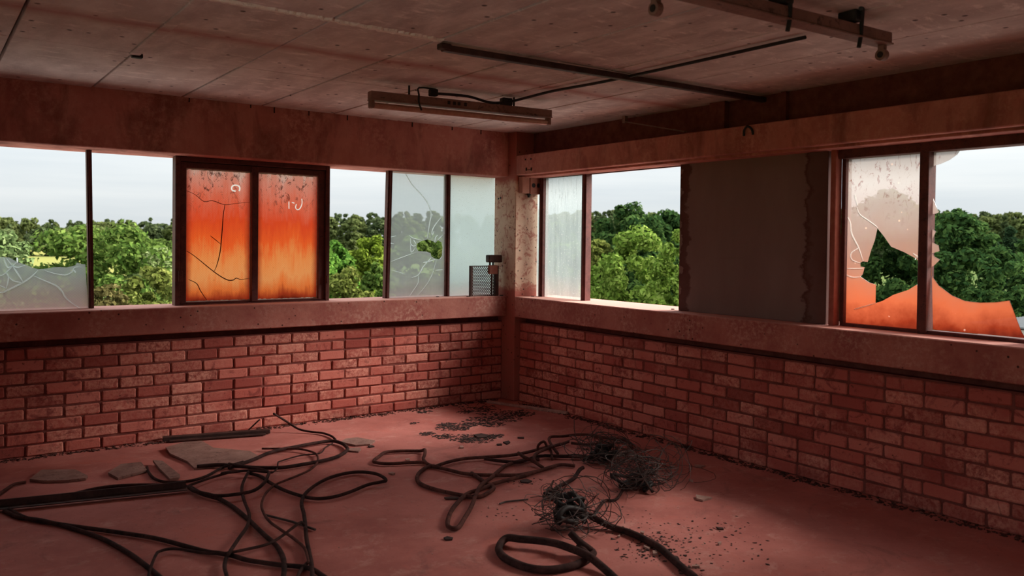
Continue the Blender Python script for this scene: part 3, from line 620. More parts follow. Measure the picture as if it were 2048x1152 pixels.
vor = k.new('TexVoronoi', {'Vector': P, 'Scale': 21.0}); pit = k.math('MULTIPLY', k.ramp(vor.outputs['Distance'], (.12, 1), (.2, 0)), k.ramp(k.noise(P, 8, 2), (.47, 0), (.53, .9)))
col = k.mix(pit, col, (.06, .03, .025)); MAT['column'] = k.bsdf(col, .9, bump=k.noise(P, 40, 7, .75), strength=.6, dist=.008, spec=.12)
MAT['mortar'] = m_plain('mortar_dark_red', (.15, .042, .036), (.24, .08, .065), 12, .95, bump=.5, spec=.1)
MAT['floor'] = m_floor()
MAT['ceiling'] = m_ceiling()
MAT['joint'] = m_plain('joint_dark', (.03, .02, .018), (.06, .035, .03), 9, .95, spec=.05)
MAT['torn'] = m_plain('torn_plaster_pale', (.78, .68, .60), (.88, .80, .72), 30, .9, dark=(.4, .3, .26))
MAT['plaster'] = m_plain('rear_wall_plaster', (.22, .10, .085), (.30, .14, .115), 2, .9)
MAT['steel'] = m_plain('window_steel_maroon', (.085, .024, .022), (.15, .045, .038), 14, .6, dark=(.035, .015, .014))
MAT['steel_red'] = m_plain('post_steel_red', (.30, .07, .05), (.40, .13, .09), 12, .65)
MAT['board'] = None
MAT['lampmetal'] = m_plain('lamp_enamel_rusty', (.20, .10, .082), (.29, .155, .125), 9, .55, spec=.4, dark=(.07, .035, .03))
MAT['tube'] = m_plain('lamp_tube_dusty', (.42, .19, .14), (.58, .32, .24), 14, .22, spec=.6)
MAT['black'] = m_plain('black_rubber', (.012, .011, .011), (.03, .025, .024), 20, .6)
MAT['cable'] = m_plain('cable_dusty_dark', (.022, .013, .012), (.075, .034, .03), 16, .9, spec=.12, dark=(.016, .009, .008))
MAT['cable_red'] = m_plain('cable_dusty_red', (.06, .025, .022), (.15, .06, .048), 16, .9, spec=.12, dark=(.03, .013, .012))
MAT['wire'] = m_plain('frayed_wire', (.03, .022, .02), (.09, .055, .047), 20, .6)
MAT['sheet'] = m_plain('broken_sheet_grey', (.22, .115, .095), (.34, .2, .165), 10, .9, dark=(.1, .05, .042))
MAT['flake'] = m_plain('paint_flake', (.30, .17, .14), (.48, .32, .27), 25, .85)
MAT['litter'] = m_plain('leaf_litter_black', (.022, .014, .013), (.075, .038, .032), 25, .9)
MAT['metal_dark'] = m_plain('dark_rusty_metal', (.04, .022, .02), (.10, .05, .043), 12, .6, .3)
MAT['boxred'] = m_concrete('box_dusty_red', (.36, .15, .115), (.42, .2, .15), (.25, .09, .07), .2)
MAT['clear'] = m_glass_clear()
k = N('crack_line'); tt = k.new('BsdfTranslucent', {0: (.97, 1, 1, 1)}); tp = k.new('BsdfTransparent', {0: (.95, 1, 1, 1)})
k.l.new(k.new('MixShader', {0: .75, 1: tp.outputs[0], 2: tt.outputs[0]}).outputs[0], k.out.inputs[0]); MAT['crack'] = k.m
MAT['crack_dark'] = m_plain('crack_dark', (.07, .012, .01), (.11, .02, .015), 20, .9)
k = N('scratch_pale'); tt = k.new('BsdfTranslucent', {0: (1, .85, .75, 1)}); tp = k.new('BsdfTransparent', {0: (1, .9, .85, 1)}); k.l.new(k.new('MixShader', {0: .6, 1: tp.outputs[0], 2: tt.outputs[0]}).outputs[0], k.out.inputs[0]); MAT['scratch'] = k.m

# boarding: brown ply, darker water stains along both edges
k = N('boarding_ply'); P = k.pos(); y = k.new('SeparateXYZ', {0: P}).outputs[1]
col = k.mix(k.ramp(k.noise(k.pos((1, 1, .35)), 3.5, 6, .6), (.35, 0), (.7, 1)), (.64, .51, .47), (.8, .66, .61))
wob = k.math('MULTIPLY', k.math('SUBTRACT', k.noise(k.pos((1, 1, 1.6)), 4.5, 6, .65), .5), .26)
yy = k.math('ADD', y, wob)
st = k.ramp(k.math('MULTIPLY_ADD', yy, -1/1.25, -1.81/1.25), (0, 0), (.0001, 1), (.06, .85), (.075, 0), (.845, 0), (.86, 1), (.89, .55), (1, .8))
col = k.mix(st, col, (.085, .032, .028))
z = k.new('SeparateXYZ', {0: P}).outputs[2]
low = k.ramp(k.math('ADD', z, k.math('MULTIPLY', k.noise(P, 7, 5), .1)), (.985+.03, .8), (1.06, 0)); col = k.mix(low, col, (.1, .04, .034))
col = k.mix(k.ramp(k.noise(k.pos((1, .4, 5)), 6, 7, .8), (.62, 0), (.74, .5)), col, (.14, .07, .058))
MAT['board'] = k.bsdf(col, .85, bump=k.noise(k.pos((1, 1, .3)), 40, 5), strength=.2, dist=.004, spec=.15)

# panes
MAT['p_rust'] = m_pane('pane_rust_dust', lambda k, P: k.ramp(zgrad(k, P, .97, 1.965), (.0, 1), (.85, .97), (1, .88)), rust_col, (.9, .5, .35), 'diag', (.45, .06, .02))
def grey_col(k, P):
    z = zgrad(k, P, .95, 1.45, .12)
    return k.ramp(z, (0, (.36, .235, .21)), (.22, (.33, .255, .235)), (.5, (.27, .28, .28)), (1, (.42, .46, .46)))
MAT['p_grey'] = m_pane('pane_grey_wired', lambda k, P: k.ramp(zgrad(k, P, .95, 1.45, .3, 9), (0, .82), (.35, .72), (1, .55)), grey_col, (.75, .78, .78), 'diag', (.2, .17, .16))
MAT['p_crack'] = m_pane('pane_wired_grid', lambda k, P: k.ramp(zgrad(k, P, .95, 2.05, .35, 7), (0, .72), (.25, .50), (.6, .42), (1, .55)),
    lambda k, P: k.ramp(zgrad(k, P, .95, 2.05, .1), (0, (.62, .53, .5)), (.15, (.58, .58, .57)), (1, (.66, .7, .71))), (.88, .92, .92), 'grid', (.36, .36, .37))
def frost_col(k, P):
    c = k.ramp(zgrad(k, P, .95, 2.05, .2), (0, (.76, .72, .68)), (.15, (.68, .78, .79)), (.6, (.74, .84, .85)), (1, (.90, .95, .95)))
    return k.mix(k.ramp(k.noise(P, 120, 3, .7), (.62, 0), (.7, .6)), c, (.35, .34, .32))
MAT['p_frost'] = m_pane('pane_frosted', lambda k, P: k.ramp(k.noise(P, 5, 4), (.2, .93), (.8, .86)), frost_col, (.9, .95, .95), 'diag', (.5, .58, .6))
def streak_col(k, P):
    c = k.ramp(zgrad(k, P, .95, 2.05, .15), (0, (.34, .31, .29)), (.2, (.25, .285, .29)), (.6, (.25, .29, .295)), (1, (.36, .385, .385)))
    s = k.ramp(k.noise(k.pos((20, 20, 2.0)), 2.2, 8, .85), (.54, 0), (.60, 1))
    s = k.math('MULTIPLY', s, k.ramp(zgrad(k, P, .95, 2.05, .25), (.55, 0), (.85, .8)))
    c = k.mix(s, c, (.1, .095, .09))
    return k.mix(k.ramp(k.noise(P, 60, 6, .85), (.58, 0), (.64, .9)), c, (.62, .64, .64))
MAT['p_streak'] = m_pane('pane_streaked', lambda k, P: k.ramp(k.noise(k.pos((6, 6, 1)), 3, 5), (.25, .72), (.75, .5)), streak_col, (.9, .95, .95))
def veil_col(k, P):
    z = zgrad(k, P, .96, 1.99, .22, 5)
    c = k.ramp(z, (0, (.09, .01, .005)), (.04, (.16, .019, .007)), (.14, (.36, .08, .033)), (.26, (.36, .11, .06)), (.42, (.32, .17, .13)), (.62, (.37, .265, .235)), (.85, (.37, .335, .32)), (1, (.36, .31, .29)))
    f = k.ramp(k.noise(k.pos((1, 4, 2.2)), 4.2, 8, .8, 1.6), (.56, 0), (.60, 1)); f = k.math('MULTIPLY', f, k.ramp(z, (.6, 0), (.85, .9)))
    c = k.mix(f, c, (.16, .055, .045))
    sp = k.ramp(k.new('TexVoronoi', {'Vector': P, 'Scale': 22.0}).outputs['Distance'], (.1, 1), (.16, 0)); sp = k.math('MULTIPLY', sp, k.ramp(k.noise(P, 5, 2), (.58, 0), (.62, .6)))
    return k.mix(sp, c, (.95, .6, .45))
MAT['p_veil'] = m_pane('pane_pink_veil', lambda k, P: k.ramp(zgrad(k, P, .96, 1.99, .2, 5), (0, 1), (.16, .95), (.3, .8), (.5, .62), (.7, .62), (1, .8)), veil_col, (.96, .86, .82))

# ------------------------------------------------------------------ setting
ZS, ZB, ZT, ZC = .955, .770, 2.050, 2.450     # sill top, sill underside, window head, ceiling
REAR_BACK = []; REAR_SIDE = [(-7.9, -6.4), (-5.6, -3.6)]
XW, YW = -5.4, -8.4                            # the two walls behind the camera
o = MB().box((XW, YW, -.12), (.5, .5, 0)).build('floor', MAT['floor']); tag(o, 'red dusty concrete floor strewn with cables', 'floor', kind='structure')
cb = MB().box((XW-.2, YW-.2, ZC+.035), (.62, .62, ZC+.25)).build('ceiling', MAT['joint']); tag(cb, 'low slab ceiling with dark joints and rust stains', 'ceiling', kind='structure')
xs = [.42]+[-.57-.575*i for i in range(11)]+[XW]
rows = [(.30, -1.165), (-1.165, -2.47), (-2.47, -4.95), (-4.95, YW)]
for i in range(len(xs)-1):
    for (ya, yb) in rows:
        g = .007
        p = MB().box((xs[i+1]+g, yb+(.0015 if yb == -1.165 else g), ZC+random.uniform(0, .004)), (xs[i]-g, ya-(.0015 if ya == -1.165 else g), ZC+.05)).build('slab', MAT['ceiling'], cb, bevel=.003)
tv, tf = [], []; nt = 70; rt = random.Random(4)
for i in range(nt+1):   # ragged pale scrape along the joint
    x = -3.44+1.15*i/nt; wa, wb = .010+.02*rt.random()*(.5+i/nt), .009+.022*rt.random()*(.5+i/nt); zz = ZC-.006-.005*rt.random()
    tv += [(x, -2.47-wa, ZC+.003), (x, -2.47-wa*.6, zz), (x, -2.47+wb*.6, zz), (x, -2.47+wb, ZC+.003)]
for i in range(nt):
    for j in range(3): q = i*4+j; tf.append((q, q+1, q+5, q+4))
MB().raw(tv, tf).build('torn_edge_strip', MAT['torn'], cb)['label'] = 'pale torn plaster strip along a slab joint'
MB().box((-3.47, -1.16, ZC-.010), (-3.415, -2.45, ZC+.002)).build('cover_strip', MAT['ceiling'], cb, bevel=.003)
MB().box((-3.455, -1.13, ZC-.022), (-3.40, -1.165, ZC+.002)).build('strip_end_clip', MAT['black'], cb, bevel=.003)
for i in range(8):   # nibs of mortar squeezed out over the left lintel
    x = -2.9+i*.36+random.uniform(-.16, .16)
    MB().box((x, .106, ZC-.02-random.uniform(0, .03)), (x+.007, .114, ZC)).build('mortar_nib', MAT['joint'], cb)

# brick walls under the windows, every brick its own piece
def brick_mesh(l, seed):
    rnd = random.Random(seed); mb = MB().box((-l/2, -.05, -.034), (l/2, 0, .034)); me = mb.mesh('brick', bevel=.007)
    for v in me.vertices:
        v.co.x += rnd.uniform(-.0025, .0025); v.co.z += rnd.uniform(-.002, .002); v.co.y += rnd.uniform(-.002, .0015)
    me.materials.append(MAT['brick']); return me
STR = [brick_mesh(.213, s) for s in range(5)]; HLF = [brick_mesh(.102, 20+s) for s in range(3)]
def brick_wall(name, along, face, length, label):
    wall = MB()
    if along == 'x': wall.box((XW, face+.011, 0), (.0, .5, .722)); wall.box((XW, face+.07, .722), (0, .5, ZB+.005))
    else: wall.box((face+.011, YW, 0), (.5, .02, .722)); wall.box((face+.07, YW, .722), (.5, .02, ZB+.005))
    wall = wall.build(name, MAT['mortar']); tag(wall, label, 'wall', kind='structure')
    rnd = random.Random(name)
    for c in range(9):
        z = .039+c*.0798; s = 0.004; first = True; off = c % 2
        while s < length:
            half = (first and off) or rnd.random() < .035
            me = rnd.choice(HLF if half else STR); l = .102 if half else .213; first = False
            o = bpy.data.objects.new('brick', me); COL.objects.link(o); o.parent = wall
            d = rnd.uniform(-.003, .0045); j = rnd.uniform(-.002, .002)
            if along == 'x': o.location = (-(s+l/2), face+d, z+j); o.rotation_euler = (rnd.uniform(-.02, .02), rnd.uniform(-.008, .008), math.pi+rnd.uniform(-.02, .02))
            else: o.location = (face+d, -(s+l/2), z+j); o.rotation_euler = (0, rnd.uniform(-.02, .02), math.pi/2+rnd.uniform(-.02, .02))
            s += l+.012
    return wall
# a brick is modelled facing +y with its body behind; turned pi it faces -y, turned +90 degrees it faces -x
wl_ = brick_wall('wall_left', 'x', .185, 4.75, 'low red brick wall under the left row of windows')
wr_ = brick_wall('wall_right', 'y', .06, 5.0, 'low red brick wall under the right row of windows')
# wall above the right lintel, set back in a dark recess
MB().box((.20, YW, 2.10), (.45, 0, ZC+.04)).build('upper_panel', MAT['mortar'], wr_)
MB().box((.145, -2.11, 2.20), (.20, -2.24, ZC)).build('recess_pier', MAT['mortar'], wr_)
MB().box((.165, -2.685, 2.20), (.20, -2.725, ZC)).build('recess_pier', MAT['mortar'], wr_)
# behind the camera: one closed wall, one side wall with openings added to let light in
def rear(name, horiz, lo, hi, wins, lab, w0=ZS, w1=ZT):
    mb = MB()
    def bx(p, q, z0, z1):
        if horiz: mb.box((p, YW-.2, z0), (q, YW, z1))
        else: mb.box((XW-.2, p, z0), (XW, q, z1))
    bx(lo, hi, -.1, w0); bx(lo, hi, w1, ZC+.05); c = lo
    for (p, q) in wins: bx(c, p, w0, w1); c = q
    bx(c, hi, w0, w1)
    tag(mb.build(name, MAT['plaster']), lab, 'wall', kind='structure')
rear('wall_back', True, XW-.2, .5, REAR_BACK, 'dusty closed wall at the back of the room')
rear('wall_side', False, YW, .5, REAR_SIDE, 'dusty unseen side wall with openings added for daylight', .02, 2.2)
# corner column
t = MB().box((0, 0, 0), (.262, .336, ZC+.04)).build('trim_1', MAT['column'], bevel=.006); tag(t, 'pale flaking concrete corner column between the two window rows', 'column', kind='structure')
# sills and lintels
def run(name, a, b, m, label, cat, bev=.006):
    o = MB().box(a, b).build(name, m, bevel=bev); tag(o, label, cat, kind='structure'); return o
s1 = run('trim_2', (XW, .125, ZB), (0, .5, ZS), MAT['sill'], 'dusty red concrete sill band under the left windows', 'sill')
s2 = run('trim_3', (0, YW, ZB), (.48, 0, ZS), MAT['sill'], 'dusty red concrete sill band under the right windows', 'sill')
l1 = run('trim_4', (XW, .112, ZT), (.0, .5, ZC+.03), MAT['beam'], 'deep red concrete lintel above the left windows', 'beam')
l2 = run('trim_5', (0, YW, ZT+.005), (.16, 0, 2.233), MAT['beam'], 'red concrete lintel beam above the right windows', 'beam')
MB().box((.0601, YW, ZT-.012), (.30, -.02, 2.10)).build('lintel_rebate', MAT['beam'], l2, bevel=.003)
for (y, z) in ((-.142, 2.149+.04), (-.222, 2.143+.045)): MB().tube([(.004, y, z), (-.004, y, z)], .008, 8).build('bolt_hole', MAT['black'], l2)
for (y, z) in ((-.157, 2.103), (-.231, 2.099)): MB().box((.002, y-.006, z-.015), (-.006, y+.006, z+.012)).build('fixing_lug', MAT['black'], l2)
MB().box((.002, -.16, 2.092), (-.003, -.228, 2.095)).build('fixing_bar', MAT['black'], l2)
for (y, z) in ((.235, 1.86), (.268, 1.855)): MB().tube([(.004, y, z), (-.004, y, z)], .009, 8).build('bolt_hole', MAT['black'], t)

# ------------------------------------------------------------------ windows
def pane(name, poly, holes, m, parent, side, depth, th=.005):
    """poly in (along, z); side 'L' glass in plane y=depth, 'R' in plane x=depth; inner face carries the grime"""
    loops = [[Vector((a, b, 0)) for a, b in poly]]+[[Vector((a, b, 0)) for a, b in h] for h in holes]
    tris = geometry.tessellate_polygon(loops); flat = [p for l in loops for p in l]; n = len(flat)
    def to(p, d): return (p.x, depth+d, p.y) if side == 'L' else (depth+d, p.x, p.y)
    v = [to(p, 0) for p in flat]+[to(p, th) for p in flat]; f = []; mi = []
    for a, b, c in tris: f.append((a, b, c)); mi.append(0)
    for a, b, c in tris: f.append((a+n, c+n, b+n)); mi.append(1)
    i0 = 0
    for l in loops:
        for i in range(len(l)):
            j = (i+1) % len(l); f.append((i0+i, i0+j, i0+j+n, i0+i+n)); mi.append(1)
        i0 += len(l)
    me = bpy.data.meshes.new(name); me.from_pydata(v, [], f); me.polygons.foreach_set('material_index', mi); me.update()
    me.materials.append(m); me.materials.append(MAT['clear'])
    return link(name, me, None, parent)
def cracks(name, lines, side, depth, w, m, parent, seed=1, off=.0025):
    mb = MB(); rnd = random.Random(seed)
    for l in lines:
        pts = [Vector((p[0], p[1])) for p in l]
        rr = w*rnd.uniform(.6, 1.2)
        dd_ = depth+off; P3 = [(p.x, dd_, p.y) if side == 'L' else (dd_, p.x, p.y) for p in pts]
        P3 = spline(P3, 4)
        taper = [rr*(.45+.55*math.sin(math.pi*min(1, (i+.6)/len(P3)*1.05))) for i in range(len(P3))]
        mb.tube(P3, rr, 5, rr=taper)
    return mb.build(name, m, parent)
def stroke(line, w):
    P_ = [Vector(p) for p in spline([(x, z, 0) for x, z in line], 3)]; L_, R_ = [], []
    for i, p in enumerate(P_):
        d = (P_[min(i+1, len(P_)-1)]-P_[max(i-1, 0)]).normalized(); n = Vector((-d.y, d.x, 0))*w/2; L_.append(p+n); R_.append(p-n)
    return [(p.x, p.y) for p in L_+R_[::-1]]
def rect(a, b, z0, z1): return [(a, z0), (b, z0), (b, z1), (a, z1)]
GL, GR = .33, .25
def mullL(p, xa, xb, name='mullion', lean=0, d=.05):
    mb = MB()
    z0, z1 = ZS-.005, ZT+.005
    v = []
    for (xx, yy, zz) in [(xa, GL-d/2, z0), (xb, GL-d/2, z0), (xb, GL+d/2, z0), (xa, GL+d/2, z0), (xa+lean, GL-d/2, z1), (xb+lean, GL-d/2, z1), (xb+lean, GL+d/2, z1), (xa+lean, GL+d/2, z1)]: v.append((xx, yy, zz))
    mb.raw(v, [(0,3,2,1),(4,5,6,7),(0,1,5,4),(1,2,6,5),(2,3,7,6),(3,0,4,7)])
    # glazing rib down the middle of the section
    c = (xa+xb)/2
    mb.raw([(x+(lean if z > 1.5 else 0), y, z) for x, y, z in [(c-.006, GL-d/2-.014, z0), (c+.006, GL-d/2-.014, z0), (c+.006, GL-d/2+.001, z0), (c-.006, GL-d/2+.001, z0), (c-.006, GL-d/2-.014, z1), (c+.006, GL-d/2-.014, z1), (c+.006, GL-d/2+.001, z1), (c-.006, GL-d/2+.001, z1)]],
           [(0,3,2,1),(4,5,6,7),(0,1,5,4),(1,2,6,5),(2,3,7,6),(3,0,4,7)])
    return mb.build(name, MAT['steel'], p)
w1 = tag(empty('window_1', (-3.7, GL, ZS)), 'glazing bays left of the orange window, one with a broken wired pane', 'window', kind='structure')
mullL(w1, -3.433, -3.401, lean=-.018); mullL(w1, -4.035, -4.0); mullL(w1, -4.635, -4.60)
pane('pane', GLASS['pane1'], [], MAT['p_grey'], w1, 'L', GL)['label'] = 'jagged remains of a wired glass pane'
cracks('cracks', GLASS['crack1'], 'L', GL, .0058, MAT['crack'], w1)
pane('pane', rect(-4.6, -4.035, ZS, ZT), [], MAT['p_grey'], w1, 'L', GL)
# out of frame the row goes on with grimy panes
w0 = tag(empty('window_2', (-5.6, GL, ZS)), 'grimy wired bays at the far left end of the left row', 'window', kind='structure')
for i in range(1):
    mullL(w0, -5.235-.6*i, -5.2-.6*i); pane('pane', rect(-5.2-.6*i, -4.635-.6*i, ZS, ZT), [], MAT['p_grey'], w0, 'L', GL)
# orange casement
w2 = tag(empty('window_3', (-2.27, GL, ZS)), 'double casement with two panes caked in glowing orange rust dust', 'window', kind='structure')
fr = MB(); A0, A1 = -2.872, -1.672
fr.box((A0, GL-.05, ZS-.004), (A0+.034, GL+.04, ZT)); fr.box((A1-.034, GL-.05, ZS-.004), (A1, GL+.04, ZT)); fr.box((A0+.034, GL-.05, ZT-.035), (A1-.034, GL+.04, ZT)); fr.box((A0+.034, GL-.05, ZS-.004), (A1-.034, GL+.04, ZS+.008))
fr.build('outer_frame', MAT['steel'], w2, bevel=.004)
fr = MB(); fr.box((A0+.036, GL-.03, ZS+.009), (A0+.083, GL+.03, ZT-.037)); fr.box((A1-.088, GL-.03, ZS+.009), (A1-.036, GL+.03, ZT-.037)); fr.box((A0+.083, GL-.03, ZT-.082), (A1-.088, GL+.03, ZT-.037)); fr.box((A0+.083, GL-.03, ZS+.009), (A1-.088, GL+.03, ZS+.021))
fr.build('sash_frame', MAT['steel'], w2, bevel=.004)
MB().box((-2.308, GL-.045, ZS+.012), (-2.258, GL+.03, ZT-.04)).build('mullion', MAT['steel'], w2, bevel=.004)
MB().box((A1-.03, GL-.062, 1.74), (A1-.006, GL-.05, 1.80)).build('hinge', MAT['steel'], w2, bevel=.002)
MB().box((A1-.03, GL-.062, 1.10), (A1-.006, GL-.05, 1.16)).build('hinge', MAT['steel'], w2, bevel=.002)
MB().box((A0+.02, GL-.066, 1.13), (A0+.05, GL-.05, 1.21)).build('catch', MAT['steel'], w2, bevel=.003)
ring = [stroke(l, .011) for l in GLASS['mark2']]; letters = [stroke(l, .008) for l in GLASS['mark3']]
pane('pane', rect(-2.789, -2.308, .976, 1.968), ring, MAT['p_rust'], w2, 'L', GL)['label'] = 'cracked orange rust-caked pane'
pane('pane', rect(-2.258, -1.76, .976, 1.968), letters, MAT['p_rust'], w2, 'L', GL)['label'] = 'uncracked orange rust-caked pane'
cracks('cracks', GLASS['crack2'], 'L', GL, .0036, MAT['crack_dark'], w2, off=-.001)
for q_ in ring: pane('scratched_ring', q_, [], MAT['scratch'], w2, 'L', GL)
for q_ in letters: pane('scratched_mark', q_, [], MAT['scratch'], w2, 'L', GL)
for (a, b) in ((-2.789, -2.308), (-2.258, -1.76)):   # crumbling putty round the panes
    mb = MB(); rnd = random.Random(int(a*100)); n = 26
    for i in range(n):
        x = a+(b-a)*i/n; mb.box((x, GL-.004, 1.962-rnd.uniform(0, .006)), (x+(b-a)/n, GL-.001, 1.9685)); mb.box((x, GL-.004, .976), (x+(b-a)/n, GL-.001, .980+rnd.uniform(0, .005)))
    for i in range(40):
        z = .98+.98*i/40; mb.box((a, GL-.004, z), (a+.002+rnd.uniform(0, .003), GL-.001, z+.0245)); mb.box((b-.002-rnd.uniform(0, .003), GL-.004, z), (b, GL-.001, z+.0245))
    tag(mb.build('putty', MAT['torn'], w2), kind='stuff')
# bays right of the orange window
w3 = tag(empty('window_4', (-.83, GL, ZS)), 'bays right of the orange window with a holed wired pane and a frosted pane', 'window', kind='structure')
mullL(w3, -1.152, -1.112, lean=.022); mullL(w3, -.547, -.505)
pane('pane', rect(-1.110, -.547, ZS, ZT), [GLASS['hole3']], MAT['p_crack'], w3, 'L', GL)['label'] = 'wired glass pane with a punched hole and cracks'
cracks('cracks', GLASS['crack3'], 'L', GL, .0055, MAT['crack'], w3)
pane('pane', rect(-.505, .0, ZS, ZT), [], MAT['p_frost'], w3, 'L', GL)['label'] = 'frosted blue-white pane'
# right row
def mullR(p, ya, yb, x0=GR-.03, x1=GR+.03, z0=ZS-.004, z1=ZT, m='steel'):
    mb = MB().box((x0, ya, z0), (x1, yb, z1)); c = (ya+yb)/2; mb.box((x0-.012, c-.006, z0), (x0, c+.006, z1)); return mb.build('mullion', MAT[m], p)
w4 = tag(empty('window_5', (GR, -.8, ZS)), 'corner bays of the right row with streaked panes and an open gap', 'window', kind='structure')
mullR(w4, -.068, -.125); mullR(w4, -.66, -.717)
MB().box((GR-.03, 0, ZT-.012), (GR+.03, -1.79, ZT)).build('head_rail', MAT['steel'], w4)
pane('pane', rect(-.068, .0, ZS, ZT), [], MAT['p_streak'], w4, 'R', GR); pane('pane', rect(-.66, -.125, ZS, ZT), [], MAT['p_streak'], w4, 'R', GR)['label'] = 'pane with dark run marks and white splashes'
# boarding
bd = MB().box((.18, -1.811, ZS), (.215, -3.03, ZT)).build('boarding_panel', MAT['board'], bevel=.003); tag(bd, 'brown water-stained plywood sheet closing a bay of the right windows', 'board')
w5 = tag(empty('window_6', (GR, -3.8, ZS)), 'steel window right of the boarding with two broken dusty panes', 'window', kind='structure')
MB().box((.165, -3.056, ZS), (.235, -3.092, ZT)).build('jamb_post', MAT['steel_red'], w5, bevel=.004)
MB().box((GR-.03, -3.098, ZS), (GR+.04, -3.125, ZT)).build('jamb', MAT['steel'], w5, bevel=.003)
MB().box((GR-.06, -3.092, 1.984), (GR+.04, -4.75, ZT)).build('head_rail', MAT['steel'], w5, bevel=.003)
MB().box((GR-.04, -3.125, ZS-.002), (GR+.04, -4.75, .974)).build('bottom_rail', MAT['steel'], w5, bevel=.003)
MB().box((GR-.055, -3.595, ZS), (GR+.03, -3.648, 2.0)).build('mullion', MAT['steel'], w5, bevel=.004)
MB().box((GR-.055, -4.18, ZS), (GR+.03, -4.233, 2.0)).build('mullion', MAT['steel'], w5, bevel=.004)
pane('pane', rect(-3.60, -3.118, .972, 1.99), [GLASS['hole5']], MAT['p_veil'], w5, 'R', GR)['label'] = 'pinkish dusty pane with a large jagged hole'
cracks('cracks', GLASS['crack5'], 'R', GR, .0042, MAT['crack'], w5)
for nm, lab in (('shardT', 'glass shard left in the top corner'), ('shardM', 'narrow jagged glass edge along the mullion'), ('shardB', 'orange dusted lower half of a broken pane')):
    pane('shard', GLASS[nm], [], MAT['p_veil'], w5, 'R', GR)['label'] = lab
w6 = tag(empty('window_7', (GR, -6, ZS)), 'dusty bays at the near end of the right row', 'window', kind='structure')
for i in range(6):
    mullR(w6, -4.75-.6*i, -4.80-.6*i)
    pane('pane', rect(-4.80-.6*i, -5.35-.6*i, ZS, ZT), [], MAT['p_veil'], w6, 'R', GR)
pane('pane', rect(-4.75, -4.233, .972, 1.99), [], MAT['p_veil'], w5, 'R', GR)

# ------------------------------------------------------------------ ceiling fittings
def obj_at(name, loc, label, cat, group=None): return tag(empty(name, loc), label, cat, group)
# strip light with its tube
a, b = Vector((-2.10, -1.285, 2.30)), Vector((-.76, -1.43, 2.30)); d = (b-a).normalized(); sd_ = Vector((-d.y, d.x, 0))
lp = obj_at('strip_light', (a+b)/2, 'rusty fluorescent strip light hung below the ceiling, tube still fitted', 'lamp')
h0, h1 = a+Vector((0, 0, .062)), b+Vector((0, 0, .062))
MB().bar(h0, h1, .062, .05).build('housing', MAT['lampmetal'], lp, bevel=.004)
MB().bar(h0-Vector((0, 0, .028))-sd_*.0, h1-Vector((0, 0, .028)), .075, .008).build('tray_lip', MAT['lampmetal'], lp, bevel=.002)
MB().tube([a+d*.03, b-d*.03], .019, 14).build('tube', MAT['tube'], lp, smooth=False)
for p, s in ((a, 1), (b, -1)): MB().bar(p+Vector((0, 0, .018)), p+d*s*.03+Vector((0, 0, .018)), .046, .075).build('lampholder', MAT['lampmetal'], lp, bevel=.006)
for f in (.2, .78): q = h0.lerp(h1, f); MB().tube([q, Vector((q.x, q.y, ZC))], .007, 8).build('hanger_rod', MAT['black'], lp)
for f in (.40, .43, .455, .49): q = h0.lerp(h1, f)-sd_*.0315; MB().bar(q-Vector((0, 0, .012)), q+Vector((0, 0, .01)), .004, .02, upv=d).build('corrosion_spot', MAT['black'], lp)
MB().bar(h0.lerp(h1, .3)-sd_*.02+Vector((0, 0, .055)), h0.lerp(h1, .34)-sd_*.02+Vector((0, 0, .055)), .045, .045).build('terminal_block', MAT['black'], lp, bevel=.005)
pl = [h0.lerp(h1, .24)-sd_*.035+Vector((0, 0, z)) for z in (.075, .03, -.02, -.07)]; pl[3] = pl[3]+d*.02
MB().tube(spline([pl[0]+d*.12]+pl, 3), .006, 6).build('flex_lead', MAT['black'], lp)
MB().bar(h0.lerp(h1, .70)-sd_*.01+Vector((0, 0, .05)), h0.lerp(h1, .76)-sd_*.01+Vector((0, 0, .05)), .05, .05).build('connector', MAT['black'], lp, bevel=.006)
# supply cable from that light along the slab joint
s0 = h0.lerp(h1, .33); s1_ = h0.lerp(h1, .74)
cb1 = MB().tube(spline([s0-sd_*.03+Vector((0, 0, .05)), h0.lerp(h1, .5)-sd_*.03+Vector((0, 0, .055)), h0.lerp(h1, .63)-sd_*.03+Vector((0, 0, .03)), s1_-sd_*.03+Vector((0, 0, .05)), (-1.09, -1.62, ZC-.03), (-1.06, -1.85, ZC-.018), (-1.03, -2.3, ZC-.022), (-1.015, -2.9, ZC-.02), (-1.01, -3.5, ZC-.018), (-1.0, -3.66, ZC-.016)], 5), .009, 8).build('ceiling_cable', MAT['black'])
tag(centre_origin(cb1), 'black cable running along the ceiling from the strip light to the empty batten', 'cable')
# conduit across the ceiling
cdt = MB(); cdt.bar((-2.26, -2.43, ZC-.028), (.2, -2.53, ZC-.028), .042, .032); cdt.bar((-2.28, -2.43, ZC-.022), (-2.22, -2.432, ZC-.022), .05, .03)
tag(centre_origin(cdt.build('conduit', MAT['metal_dark'], bevel=.004)), 'dark straight cable conduit fixed across the ceiling slabs', 'conduit')
